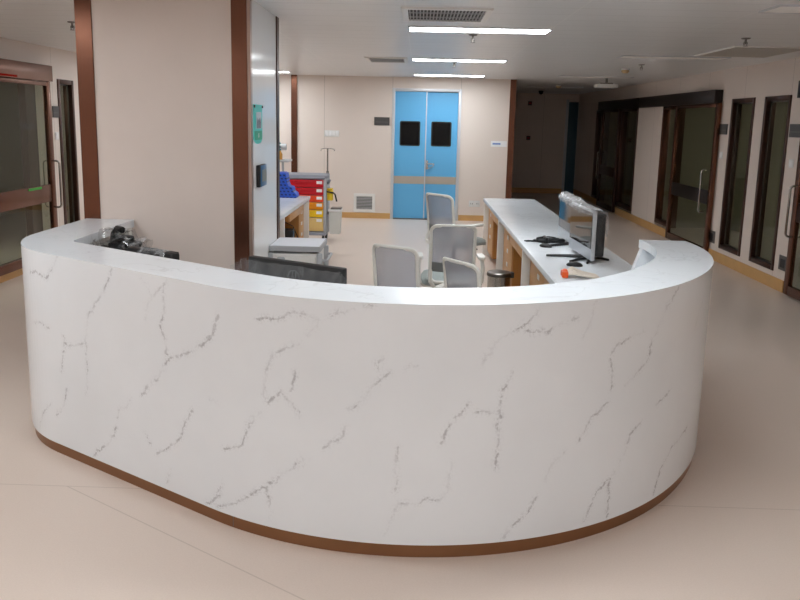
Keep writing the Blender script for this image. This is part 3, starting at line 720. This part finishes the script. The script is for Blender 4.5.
for j, z in enumerate(zs): V += [(p[0], p[1], z) for p in P]
F = [(j*n+i, j*n+i+1, (j+1)*n+i+1, (j+1)*n+i) for j in range(nz-1) for i in range(n-1)]
b0 = len(V); V += [(p[0], p[1], ZL) for p in Pin]; b1 = len(V); V += [(p[0], p[1], ZK) for p in Pin]
top = (nz-1)*n
for i in range(n-1):
    F += [(top+i, top+i+1, b0+i+1, b0+i), (b0+i, b0+i+1, b1+i+1, b1+i), (b1+i, b1+i+1, i+1, i)]
F += [tuple([j*n for j in range(nz)]+[b0, b1]), tuple([j*n+n-1 for j in range(nz)]+[b0+n-1, b1+n-1])[::-1]]
fp = to_obj('front_panel', V, F, 'quartz_vein', desk)
at = fp.data.attributes.new('vein', 'FLOAT', 'POINT')
at.data.foreach_set('value', np.r_[dist, np.full(2*n, 1.)].astype(np.float32))

idx = np.arange(len(outer))
ring_prism('ledge_top', offset(outer, .06), inner, ZL-.05, ZL, 'quartz', desk)
ring_prism('toe_kick', offset(outer, .012), offset(outer, .05), 0, ZK, 'bronze_kick', desk)
o_in = desk_line(1.55, -2.125, .67, .045)
ring_prism('inner_lining', offset(outer, .062), offset(outer, .085), .02, ZL-.05, 'white', desk)
# worktop inside, lower than the ledge; it stops short of the column
w_out = desk_line(1.54, -2.11, .66, .045); w_in = desk_line(.93, -1.45, .09, .0)
keep = slice(6, None)
ring_prism('worktop', w_out[keep], w_in[keep], .72, .76, 'quartz', desk)
ring_prism('worktop_skirt', w_in[24:], offset(w_in, -.02)[24:], .62, .72, 'white', desk)
# free end: cheek with a raked edge that drops to the side counter
def wprism(poly, axis, a, b):
    return MB().prism(poly, axis, a, b).xf(Matrix.Translation((0, -3.6, 0)))
wprism([(1.40, 1.0592), (1.302, .762), (1.60, .762), (1.60, 1.0592)], 1, 4.61, 4.663).build('end_cheek', 'quartz', desk, smooth=False)
wprism([(1.40, .06), (1.585, .06), (1.585, .72), (1.40, .72)], 1, 4.60, 4.65).build('end_cheek', 'white', desk, smooth=False)
# flank end against the column
wprism([(-2.14, .06), (-1.9, .06), (-1.9, 1.01), (-2.14, 1.01)], 1, 4.93, 4.985).build('flank_end_panel', 'white', desk, smooth=False)
# joint in the kick strip
k = int(np.argmin(np.hypot(outer[:, 0]+.775, outer[:, 1]-3.02)))
pj = offset(outer, .011)[k]
MB().box(-.0012, .0012, -.0015, .002, .004, ZK-.004).xf(Matrix.Translation((pj[0], pj[1]-3.6, 0))).build('kick_joint', 'steel_dark', desk, smooth=False)

# ------------------------------------------------------------------ side counters
def counter(name, label, x0, x1, y0, y1, face, zt, bays, dividers, trays, loc, drop=.04):
    """face -1: open side towards -x, +1 towards +x; bays = wooden pedestals, trays = keyboard trays under the top"""
    c = thing(name, label, 'counter', (loc[0], loc[1], 0))
    X = Matrix.Translation((-loc[0], -loc[1], 0))
    MB().box(x0, x1, y0, y1, zt-.045, zt, .004).xf(X).build('countertop', 'quartz', c)
    fx = x0+.035 if face < 0 else x1-.035; bk = x1-.06 if face < 0 else x0+.06
    a, b = sorted((fx, bk))
    for y in dividers:
        MB().box(a-(.025 if face < 0 else 0), b+(.025 if face > 0 else 0), y-.02, y+.02, 0, zt-.045, .003).xf(X).build('divider_panel', 'white', c)
    q0, q1 = sorted((bk, bk-face*.02))
    q0, q1 = sorted((bk, bk+face*-.02))
    MB().box(q0, q1, y0+.02, y1-.02, .0, zt-.045).xf(X).build('back_panel', 'oak_dark', c, smooth=False)
    for (ya, yb) in bays:
        f2 = fx-face*.05; aa, bb = sorted((f2, bk+face*.01))
        p = MB().box(aa, bb, ya, yb, .06, zt-.05, .003).xf(X).build('pedestal', 'oak_dark', c)
        u0, u1 = sorted((f2, f2+face*.014))
        MB().box(u0, u1, ya+.004, yb-.004, .065, zt-.055, .003).xf(X).build('pedestal_front', 'oak', p)
        for zz in (.30, .44, .58):
            v0, v1 = sorted((f2+face*.013, f2+face*.02))
            MB().box(v0, v1, (ya+yb)/2-.05, (ya+yb)/2+.03, zz-.02, zz+.02, .002).xf(X).build('socket_plate', 'white_plastic', p)
    for (ya, yb) in trays:
        aa, bb = sorted((fx-face*.01, fx-face*.40))
        t = MB().box(aa, bb, ya, yb, zt-.15, zt-.055, .003).xf(X).build('keyboard_tray', 'oak_dark', c)
        u0, u1 = sorted((fx-face*.01, fx+face*.006))
        MB().box(u0, u1, ya, yb, zt-.155, zt-.07, .003).xf(X).build('tray_front', 'oak', t)
    return c
counter('side_counter', 'long white topped oak counter carrying the two wrapped computers', .885, 1.56, 4.665, 10.12, -1, .76,
        [(9.42, 10.04), (7.45, 8.2), (5.35, 6.24)], [10.08, 8.27, 6.3, 4.75], [(8.4, 9.3), (6.42, 7.32), (4.85, 5.3)], (1.22, 7.4))
counter('side_counter', 'white topped oak counter behind the column with the blue rack on it', -2.02, -1.385, 6.75, 9.82, 1, .76,
        [(9.35, 9.72)], [9.76, 7.95, 6.8], [(8.4, 9.3), (6.95, 7.8)], (-1.7, 8.3))

# ------------------------------------------------------------------ office chairs
def star_base(c):
    b = MB(); b.cyl((0, 0, .05), (0, 0, .115), .035)
    for k in range(5):
        a = 2*PI*k/5+.3
        b.tube([(.03*math.cos(a), .03*math.sin(a), .095), (.17*math.cos(a), .17*math.sin(a), .085), (.29*math.cos(a), .29*math.sin(a), .065)], [.02, .017, .013], 8)
    sb = b.build('star_base', 'chair_frame', c)
    for k in range(5):
        a = 2*PI*k/5+.3; x, y = .29*math.cos(a), .29*math.sin(a)
        m = MB(); t = Vector((-math.sin(a), math.cos(a), 0))
        for s in (-1, 1): m.cyl(Vector((x, y, .027))+t*s*.008, Vector((x, y, .027))+t*s*.026, .027)
        m.cyl((x, y, .03), (x, y, .066), .009)
        m.build('caster', 'black', sb)

def office_chair(label, loc, rz, lift=0., group='grey mesh office chairs inside the reception'):
    """faces +y; back towards -y; top of back at .93 + lift"""
    c = thing('office_chair', label, 'chair', (loc[0], loc[1], 0), rz, group)
    star_base(c); z = lift
    MB().cyl((0, 0, .1), (0, 0, .30+z), .026).cyl((0, 0, .28+z), (0, 0, .40+z), .018).build('gas_lift', 'black', c)
    m = MB(); m.box(-.09, .09, -.12, .1, .385+z, .425+z, .012)
    m.tube([(.08, .02, .40+z), (.17, .03, .40+z), (.235, .04, .398+z)], .007, 8).box(.22, .275, .025, .055, .39+z, .405+z, .004)
    m.build('tilt_mechanism', 'black', c)
    # seat: padded slab with a falling front edge
    bm = bmesh.new(); bmesh.ops.create_grid(bm, x_segments=20, y_segments=20, size=.5)
    g = bmesh.ops.extrude_face_region(bm, geom=bm.faces[:])
    up = {v for v in g['geom'] if isinstance(v, bmesh.types.BMVert)}
    for v in bm.verts:
        x, y = v.co.x*2, v.co.y*2
        k = 1-.10*(abs(x)**4)*(abs(y)**4)*2
        e = (1-abs(x)**5)*(1-abs(y)**5)
        zz = .425+z+(.028+.042*max(0, e)**.45 if v in up else .0)
        zz -= .03*max(0, y-.35)**1.5
        v.co = Vector((x*.235*k, y*.255*k+.055, zz))
    mb = MB(); mb.bm.free(); mb.bm = bm
    mb.build('seat', 'chair_seat', c)
    # back: bent frame, mesh, lumbar band
    w, h, r = .382, .47, .05; zc = .695+z
    def bk(u, v):                                   # u across, v up: the back leans and is dished
        t = (v-zc)/(h/2)
        return Vector((u, -.215-.045*(t+1)*.5*1.3-.012*t*t+.062*abs(u/(w/2))**2.4, v))
    out = rrect(w-.03, h, r, 6, 0, zc)
    fr = MB(); fr.tube([bk(u, v) for u, v in out], .013, 10, closed=True, ry=.015)
    bf = fr.build('back_frame', 'chair_frame', c)
    nu, nv = 12, 14
    def sheet(v0, v1, name, m, d):
        bm = bmesh.new(); G = [[bm.verts.new(bk((-.5+i/nu)*(w-.045), v0+(v1-v0)*j/nv)+Vector((0, d, 0))) for i in range(nu+1)] for j in range(nv+1)]
        H = [[bm.verts.new(q.co+Vector((0, .004, 0))) for q in row] for row in G]
        for j in range(nv):
            for i in range(nu):
                bm.faces.new((G[j][i], G[j][i+1], G[j+1][i+1], G[j+1][i])); bm.faces.new((H[j][i], H[j+1][i], H[j+1][i+1], H[j][i+1]))
        for i in range(nu):
            bm.faces.new((G[0][i], H[0][i], H[0][i+1], G[0][i+1])); bm.faces.new((G[nv][i], G[nv][i+1], H[nv][i+1], H[nv][i]))
        for j in range(nv):
            bm.faces.new((G[j][0], G[j+1][0], H[j+1][0], H[j][0])); bm.faces.new((G[j][nu], H[j][nu], H[j+1][nu], G[j+1][nu]))
        q = MB(); q.bm.free(); q.bm = bm; return q.build(name, m, bf)
    sheet(zc-h/2+.165, zc+h/2-.005, 'back_mesh', 'chair_mesh', -.002)
    sheet(zc-h/2+.09, zc-h/2+.168, 'lumbar_band', 'chair_band', -.004)
    # yoke: from the frame sides down under the seat
    for s in (-1, 1):
        MB().tube([bk(s*.172, .56+z), Vector((s*.175, -.225, .47+z)), Vector((s*.13, -.18, .405+z)), Vector((s*.05, -.09, .395+z))], .016, 8).build('back_support', 'chair_frame', c)
        a = MB(); a.tube([(s*.10, -.04, .405+z), (s*.22, -.05, .405+z), (s*.262, -.05, .44+z), (s*.268, -.05, .55+z), (s*.262, -.03, .625+z)], [.016, .017, .019, .018, .016], 8)
        ar = a.build('arm_post', 'chair_frame', c)
        MB().prism([(x+s*.258, y+.03) for x, y in rrect(.06, .21, .028, 5)], 2, .625+z, .65+z).build('arm_pad', 'chair_frame', ar, bevel=.006)
    return c
office_chair('grey mesh chair turned towards the counter, farthest from the desk', (.385, 7.62), math.radians(-46), .11)
office_chair('grey mesh chair with its back square to the desk, the arms showing', (.29, 6.24), math.radians(2), .005)
office_chair('grey mesh chair nearest the wrapped black monitor, against the open floor', (-.03, 5.42), math.radians(-30), -.045)
office_chair('grey mesh chair turned aside, close to the desk and the steel bin', (.485, 5.06), math.radians(-54), -.085)

# ------------------------------------------------------------------ steel pedal bin
b = thing('pedal_bin', 'brushed steel pedal bin with dark rim below the oak counter', 'bin', (.77, 6.85, 0))
MB().lathe([(.10, .0), (.112, .005), (.112, .03), (.104, .034)], n=32).build('base_ring', 'black', b)
MB().lathe([(.102, .03), (.104, .34), (.104, .37)], n=40).build('body', 'steel', b)
MB().lathe([(.104, .37), (.112, .372), (.112, .398), (.104, .406), (.03, .41), (.002, .411)], n=40).build('lid', 'steel_dark', b)
MB().box(.098, .135, -.03, .03, .355, .405, .006).build('hinge', 'black', b)
MB().box(-.03, .03, -.16, -.1, .012, .024, .004).build('pedal', 'black', b)

def film(name, parent, G, seed, amp=.008, m_='wrap'):
    rnd = random.Random(seed); bm = bmesh.new(); R = []
    for row in G: R.append([bm.verts.new(Vector(p)+Vector((rnd.uniform(-1, 1), rnd.uniform(-1, 1), rnd.uniform(-1, 1)))*amp) for p in row])
    for j in range(len(R)-1):
        for i in range(len(R[0])-1): bm.faces.new((R[j][i], R[j][i+1], R[j+1][i+1], R[j+1][i]))
    g = bmesh.ops.solidify(bm, geom=bm.faces[:], thickness=.0012)
    m = MB(); m.bm.free(); m.bm = bm; return m.build(name, m_, parent, smooth=False)

# ------------------------------------------------------------------ all-in-one computers on the side counter
def computer(label, a, b, zb, zt, seed, legs):
    """panel from plan point a (far) to b (near), screen towards -x side"""
    a = Vector((a[0], a[1])); bb = Vector((b[0], b[1])); L = (bb-a).length; mid = (a+bb)/2
    ang = math.atan2(bb.y-a.y, bb.x-a.x)             # local +x runs from far to near; screen faces local -y
    c = thing('all_in_one_computer', label, 'computer', (mid.x, mid.y, .76), ang, 'computers wrapped in clear film on the side counter')
    z0, z1 = zb-.76, zt-.76
    MB().box(-L/2, L/2, 0, .028, z0, z1, .006).build('bezel', 'silver', c)
    MB().box(-L/2+.014, L/2-.014, -.003, .004, z0+.085, z1-.014).build('screen', 'screen', c, smooth=False)
    MB().box(-L/2+.002, L/2-.002, -.002, .003, z0+.004, z0+.083).build('chin', 'silver_chin', c, smooth=False)
    MB().box(-L/2+.02, L/2-.002, .028, .095, z0+.03, z1-.02, .012).build('back_cover', 'black', c)
    MB().box(.01, .11, .055, .10, .0, z0+.16, .008).build('stand_neck', 'black', c)
    for tx, ty in legs:
        MB().tube([(.06, .075, .0175), (.06+(tx-.06)*.5, .075+(ty-.075)*.5, .0145), (tx, ty, .010)], [.016, .012, .008], 8).build('stand_leg', 'black', c)
    n = 18
    def row(y, dz, k): return [(-L/2-.01+(L+.02)*i/n, y, z1+dz+.012*math.sin(i*1.9+k)) for i in range(n+1)]
    film('plastic_wrap', c, [row(-.010, -.045-.012*math.sin(seed), 1), row(-.014, -.02, 2), row(-.012, -.002, .3), row(.01, .014, 1.4), row(.045, .010, 2.2), row(.085, .0, 0), row(.108, -.05, 1.1), row(.110, -.11, .4), row(.108, -.17, 2)], seed, .0125)
    film('plastic_wrap', c, [[(L/2+.012+.012*math.sin(j*2.1+i), -.01+.105*i/5, z0+.06+(z1-z0-.04)*j/9) for i in range(6)] for j in range(10)], seed+20, .006, 'wrap_clear')
    return c
computer('wrapped computer standing farther along the side counter', (1.243, 6.62), (1.252, 6.08), .795, 1.15, 3, ((.18, -.16), (.16, .18), (-.08, .16)))
computer('wrapped computer nearest the end of the side counter, black back showing', (1.222, 6.02), (1.258, 5.40), .785, 1.145, 5, ((.0, -.25), (.16, .18), (.30, -.02), (.24, -.13)))

def mouse(label, x, y, rz):
    bm = bmesh.new(); bmesh.ops.create_uvsphere(bm, u_segments=18, v_segments=10, radius=1)
    for v in bm.verts: v.co = Vector((v.co.x*.033, v.co.y*.058, max(v.co.z, -.2)*.026+.0055))
    m = MB(); m.bm.free(); m.bm = bm
    t = thing('computer_mouse', label, 'mouse', (x, y, .76), rz, 'black mice on the side counter')
    m.build('body', 'black', t); MB().cyl((-.004, .03, .026), (.004, .03, .026), .008).build('wheel', 'steel_dark', t)
mouse('black mouse by the coiled cable in front of the farther computer', 1.06, 6.15, .8)
mouse('black mouse in front of the nearer computer', 1.13, 5.33, 1.3)
# coiled cable with its bundle
t = thing('cable_bundle', 'bundled black cable in front of the farther wrapped computer', 'cable', (1.10, 6.40, .76))
m = MB()
for k in range(5):
    pts = []
    for q in range(40):
        a = 2*PI*q/40; rr = .9+.12*math.sin(3*a+k)
        pts.append((.10*rr*math.cos(a)+.012*(k-2), .055*rr*math.sin(a)+.008*math.sin(k*2), .008+.007*k+.003*math.sin(2*a+k)))
    m.tube(pts, .0055, 6, closed=True)
m.build('coils', 'black', t)
MB().tube([(-.09, 0, .012), (-.14, .03, .008), (-.18, .0, .008), (-.16, -.03, .008), (-.08, -.02, .02)], .004, 6).build('loose_end', 'black', t)
MB().box(-.012, .012, -.075, .075, .002, .05, .008).build('tie', 'black', t)
MB().box(.04, .16, -.03, .03, .0, .035, .008).build('power_brick', 'black', t)
# orange ended bundle
t = thing('strap_bundle', 'bundle of pale straps with a bright orange end at the counter edge', 'straps', (1.06, 4.93, .76))
m = MB(); m.sphere((-.075, .0, .03), .026, .8, 1.3, 1.0).box(-.10, -.06, -.05, -.015, .002, .042, .006).box(-.095, -.055, .02, .05, .002, .04, .006)
m.build('orange_end', 'orange_cap', t)
for k in range(6):
    y = -.05+.02*k
    MB().tube([(-.065, y*.6, .025), (-.02, y*1.1, .034+.010*(k % 3)), (.05, y*1.5, .022), (.14, y*1.3+.02*math.sin(k), .008)], .008, 6, ry=.012).build('strap', 'pale_strip', t)

# ------------------------------------------------------------------ wrapped things standing on the desk's inner worktop
def emblem_ring(parent, c, r, y):
    m = MB(); m.tube([(c[0]+r*math.cos(2*PI*k/32), y, c[1]+r*math.sin(2*PI*k/32)) for k in range(32)], .0022, 6, closed=True)
    m.tube([(c[0]-.016, y, c[1]-.03), (c[0]-.004, y, c[1]+.03)], .002, 6).tube([(c[0]+.004, y, c[1]-.03), (c[0]+.016, y, c[1]+.03)], .002, 6)
    m.tube([(c[0]-.01, y, c[1]+.006), (c[0]+.002, y, c[1]+.008), (c[0]-.004, y, c[1]-.024)], .002, 6)
    return m.build('emblem', 'emblem', parent)
A = Vector((-.845, 3.756)); B = Vector((-.338, 3.484)); L = (B-A).length; ang = math.atan2(B.y-A.y, B.x-A.x); mid = (A+B)/2
t = thing('monitor', 'black monitor seen from behind in clear film, faint round emblem on its back', 'monitor', (mid.x, mid.y, .76), ang)
MB().box(-L/2, L/2, 0, .04, .03, .30, .008).build('back_cover', 'black', t)
MB().box(-L/2+.015, L/2-.015, .039, .043, .05, .285).build('screen', 'screen', t, smooth=False)
emblem_ring(t, (-.0, .225), .034, -.0015)
MB().box(-.04, .04, .0, .06, .004, .06, .006).box(-.12, .12, -.04, .12, 0, .012, .004).build('stand', 'black', t)
w = MB()
film('plastic_wrap', t, [[(-L/2-.10+.10*i/6, -.02-.01*(i % 2), .02+.275*j/8-.05*(1-i/6)) for i in range(7)] for j in range(9)], 2, .007)
film('plastic_wrap', t, [[(L/2+.03*i/4, -.012, .02+.26*j/8-.02*i/4) for i in range(5)] for j in range(9)], 4, .006)
film('plastic_wrap', t, [[(-L/2+L*i/16, -.016, .02+.265*j/6) for i in range(17)] for j in range(7)], 6, .004)

A = Vector((-1.60, 4.11)); B = Vector((-1.285, 3.925)); L = (B-A).length; ang = math.atan2(B.y-A.y, B.x-A.x); mid = (A+B)/2
t = thing('monitor', 'black edge of a film wrapped monitor by the crumpled plastic bundle', 'monitor', (mid.x, mid.y, .76), ang)
MB().box(-L/2, L/2, 0, .055, .012, .27, .012).build('back_cover', 'black', t)
MB().box(-L/2+.015, L/2-.015, .054, .058, .03, .27).build('screen', 'screen', t, smooth=False)
MB().box(-.1, .1, -.03, .1, 0, .014, .004).build('stand', 'black', t)
film('plastic_wrap', t, [[(-L/2+.1+(L-.16)*i/12, -.012+.024*j, .254+.026*math.sin(j*1.2)) for i in range(13)] for j in range(4)], 8, .008)

t = thing('wrapped_stand', 'crumpled clear plastic bundle with black stand parts beside the column', 'bundle', (-1.72, 4.33, .76), -.45)
m = MB(); m.box(-.05, .03, -.03, .03, 0, .27, .01).tube([(-.06, 0, .24), (-.07, .02, .30), (-.05, .03, .33), (.0, .02, .325)], .02, 8).box(-.04, .16, -.035, .015, .21, .265, .012).box(-.03, .08, -.02, .04, .25, .30, .015)
m.build('stand_neck', 'black', t)
MB().box(-.11, .11, -.05, .05, 0, .02, .006).build('stand_foot', 'black', t)
MB().tube([(.0, -.03, .27), (.06, -.045, .29), (.12, -.03, .275), (.15, .02, .26)], .011, 6).build('cable', 'black', t)
crumple('plastic_wrap', t, (.20, .13, .28), (-.02, 0, .18), .035, 11, 5, 'wrap_clear')
crumple('plastic_wrap', t, (.24, .10, .08), (.09, -.01, .245), .03, 12, 5, 'wrap_clear')
crumple('plastic_wrap', t, (.13, .12, .10), (-.16, -.02, .20), .03, 14, 5, 'wrap_clear')
for q, (x, y, z, s) in enumerate(((.10, -.06, .285, .05), (.03, -.06, .30, .04), (.15, -.05, .25, .05), (-.17, -.07, .22, .05), (-.13, -.06, .25, .035), (.19, -.04, .29, .045), (.07, -.065, .245, .035))):
    film('film_fold', t, [[(x+s*(i-1.5)*.5+.01*math.sin(j+q), y+.012*((i+j) % 2), z+s*(j-1)*.35) for i in range(4)] for j in range(3)], 40+q, .012)
for x, z, w2 in ((-.06, .20, .05), (.02, .225, .06), (.10, .20, .05)):
    MB().box(x-w2, x+w2, -.06, -.02, z-.03, z+.035, .012).build('black_part', 'black', t)

# ------------------------------------------------------------------ trolley beside the column
t = thing('medical_trolley', 'white medical trolley with a pale grey top beside the glossy column side', 'trolley', (-.90, 5.76, 0))
MB().prism(rrect(.385, .42, .012, 4), 2, .772, .812).build('top_tray', 'cart_light', t, bevel=.003)
MB().prism(rrect(.365, .40, .01, 4), 2, .810, .8135).build('tray_mat', 'cart_top', t)
for sx in (-.185, .185):
    for sy in (-.2, .2): MB().box(sx-.02, sx+.02, sy-.02, sy+.02, .1, .76, .008).build('corner_post', 'cart_light', t)
MB().box(-.17, .17, -.205, .21, .13, .755, .004).build('body', 'white', t)
for z0, z1 in ((.56, .74), (.36, .55), (.15, .35)):
    dr = MB().box(-.155, .155, -.222, -.2, z0, z1, .006).build('drawer', 'white', t)
    MB().prism([(x-.1, z+z1-.03) for x, z in rrect(.06, .045, .012, 4)], 1, -.226, -.221).build('handle_recess', 'cart_light', dr)
    MB().box(-.115, -.085, -.229, -.225, z1-.034, z1-.026, .001).build('latch', 'steel_dark', dr)
MB().tube([(.2, -.15, .70), (.235, -.15, .70), (.235, .15, .70), (.2, .15, .70)], .01, 8).build('push_rail', 'cart_light', t)
for z in (.66, .56): MB().cyl((.2, -.19, z), (.225, -.19, z), .016).build('side_knob', 'black', t)
for sx in (-.16, .16):
    for sy in (-.18, .18):
        m = MB(); m.cyl((sx-.012, sy, .045), (sx+.012, sy, .045), .045).cyl((sx, sy, .05), (sx, sy, .11), .012)
        m.build('caster', 'black', t)

# ------------------------------------------------------------------ crash cart
t = thing('crash_cart', 'emergency cart with red, orange and yellow drawers and a drip pole', 'cart', (-1.605, 10.98, 0))
MB().prism(rrect(.63, .46, .04, 5), 2, .905, .965).build('top_tray', 'cart_grey', t, bevel=.01)
for sx in (-.295, .295):
    MB().box(sx-.02, sx+.02, -.225, .21, .14, .91, .006).build('side_frame', 'cart_light', t)
MB().box(-.275, .275, -.19, .21, .14, .905).build('body', 'cart_grey', t, smooth=False)
MB().box(-.31, .31, -.225, .215, .10, .14, .006).build('bottom_frame', 'cart_grey', t)
zz = .897
for col, h in (('red', .115), ('red', .105), ('orange_red', .10), ('orange', .11), ('yellow', .11), ('cream', .20)):
    dr = MB().box(-.27, .272, -.222, -.19, zz-h+.004, zz-.004, .006).build('drawer', col, t)
    MB().tube([(-.16, -.222, zz-.022), (-.14, -.238, zz-.026), (.06, -.238, zz-.026), (.12, -.222, zz-.02)], .008, 6, ry=.006).build('drawer_pull', col, dr)
    MB().box(.175, .255, -.2255, -.2215, zz-.06, zz-.018, .001).build('label_card', 'card', dr, smooth=False)
    zz -= h
for sx in (-.27, .27):
    for sy in (-.19, .18):
        m = MB(); m.cyl((sx-.015, sy, .05), (sx+.015, sy, .05), .05).cyl((sx, sy, .05), (sx, sy, .11), .014); m.build('caster', 'black', t)
MB().cyl((.285, .16, .2), (.285, .16, 1.33), .011).cyl((.285, .16, .94), (.285, .16, 1.0), .02).build('drip_pole', 'steel', t)
hk = MB()
for s in (-1, 1): hk.tube([(.285, .16, 1.325), (.285+s*.05, .16, 1.325), (.285+s*.09, .16, 1.318), (.285+s*.105, .16, 1.30), (.285+s*.09, .16, 1.29)], .005, 6)
hk.build('drip_hook', 'steel', t)
MB().tube([(.31, -.1, .84), (.34, -.16, .86), (.36, -.17, .90)], .02, 8).build('side_clamp', 'cart_grey', t)
# yellow sharps box and grey waste bin hanging at its side
t = thing('sharps_container', 'small yellow sharps box with a black holder on the emergency cart', 'sharps box', (-1.245, 10.85, .60))
MB().box(-.04, .04, -.05, .05, 0, .15, .008).build('box', 'sharps', t)
MB().box(-.038, .038, -.048, .048, .15, .175, .006).build('lid', 'sharps', t)
MB().tube([(-.045, -.055, .13), (.05, -.055, .115), (.075, -.05, .09), (.10, -.05, -.01)], .012, 8).build('holder', 'black', t)
t = thing('waste_bin', 'pale grey lidded bin hanging at the side of the emergency cart', 'bin', (-1.17, 10.87, .12))
bm = bmesh.new(); bmesh.ops.create_cube(bm, size=1)
for v in bm.verts:
    k = .85 if v.co.z < 0 else 1
    v.co = Vector((v.co.x*.175*k, v.co.y*.2*k, (v.co.z+.5)*.33))
m = MB(); m.bm.free(); m.bm = bm; m.build('body', 'bin_grey', t, bevel=.012)
MB().box(-.095, .095, -.11, .11, .325, .36, .01).build('lid', 'white_plastic', t)
MB().box(-.06, .09, -.1, .1, .36, .378, .005).build('lid_flap', 'steel_dark', t)
MB().box(-.11, -.085, -.06, .06, .28, .32, .004).build('bracket', 'steel_dark', t)

# blue perforated rack on the left counter
t = thing('plastic_rack', 'stepped blue perforated plastic rack on the counter behind the column', 'rack', (-1.72, 9.62, .76))
prof = [(-.16, 0), (.20, 0), (.20, .05), (.155, .085), (.15, .13), (.10, .15), (.085, .19), (.07, .31), (-.16, .31)]
MB().prism(prof, 1, -.11, .11).build('shell', 'blue_perf', t, smooth=False, bevel=.008)
MB().prism([(-.14, .30), (.05, .30), (.05, .318), (-.14, .318)], 1, -.09, .09).build('rim', 'blue_plastic', t, smooth=False)
# small white box on the floor below the counter and computer tower
t = thing('computer_tower', 'black computer tower in the open bay of the counter behind the column', 'computer', (-1.66, 9.1, 0))
MB().box(-.17, .17, -.09, .09, .012, .42, .006).build('case', 'black', t); MB().box(.168, .176, -.08, .08, .02, .41, .003).build('front', 'black_gloss', t)
for s in (-1, 1): MB().box(-.15, .15, s*.07-.01, s*.07+.01, 0, .014).build('foot', 'black', t, smooth=False)
t = tag(MB().tube([(-1.80, 9.0, .5), (-1.7, 9.05, .54), (-1.6, 9.15, .50), (-1.52, 9.25, .44), (-1.47, 9.3, .3), (-1.47, 9.3, .01)], .006, 6).build('power_cable', 'black'), 'black cable hanging in the oak counter bay over the tower', 'cable')

# device stand far at the back, left of the bronze strip
t = thing('device_stand', 'grey medical device stand with teal unit at the back wall', 'medical stand', (-2.36, 12.9, 0))
m = MB(); m.cyl((-.05, 0, .06), (-.05, 0, 1.02), .02).cyl((.09, .0, .06), (.07, 0, 1.02), .02); m.build('post', 'cart_light', t)
MB().box(-.25, .2, -.2, .2, 1.02, 1.06, .012).build('shelf', 'cart_light', t)
MB().box(-.25, .2, -.2, .2, .04, .09, .012).build('foot_plate', 'cart_grey', t)
MB().box(-.22, .03, -.1, .1, 1.24, 1.34, .015).cyl((-.1, 0, 1.06), (-.1, 0, 1.25), .03).build('teal_unit', 'teal', t)
MB().cyl((.06, -.05, 1.27), (.14, -.05, 1.27), .055).cyl((-.02, -.05, 1.3), (.06, -.05, 1.3), .02).build('knob_head', 'cart_light', t)
for sx in (-.2, .15):
    for sy in (-.15, .15): MB().cyl((sx-.01, sy, .03), (sx+.01, sy, .03), .03).build('caster', 'black', t)
t = thing('bottle', 'amber bottle standing on the shelf of the medical stand', 'bottle', (-2.32, 12.82, 1.06))
MB().lathe([(.002, 0), (.04, 0), (.042, .09), (.02, .13), (.016, .15), (.002, .15)], n=18).build('body', 'amber', t)
MB().lathe([(.002, .15), (.02, .15), (.02, .18), (.002, .18)], n=16).build('cap', 'teal', t)

# ------------------------------------------------------------------ camera, light, view
cam = bpy.data.cameras.new('camera'); co = bpy.data.objects.new('camera', cam); COL.objects.link(co)
cam.sensor_width = 36; cam.lens = 760*36/800; cam.shift_y = -47/800; cam.clip_start = .05; cam.clip_end = 100
R = Matrix(CAM_R)
co.matrix_world = Matrix.Translation((0, 0, 1.75)) @ R.to_4x4()
S.camera = co
w = bpy.data.worlds.new('world'); S.world = w; w.use_nodes = True
w.node_tree.nodes['Background'].inputs[0].default_value = (.6, .62, .65, 1); w.node_tree.nodes['Background'].inputs[1].default_value = .02
S.view_settings.view_transform = 'Standard'; S.view_settings.look = 'None'; S.view_settings.gamma = 1; S.view_settings.use_curve_mapping = False
S.view_settings.exposure = EXPOSURE
S.cycles.max_bounces = 10; S.cycles.diffuse_bounces = 6; S.cycles.transparent_max_bounces = 24; S.cycles.sample_clamp_indirect = 6
try: S.cycles.use_denoising = True
except Exception: pass
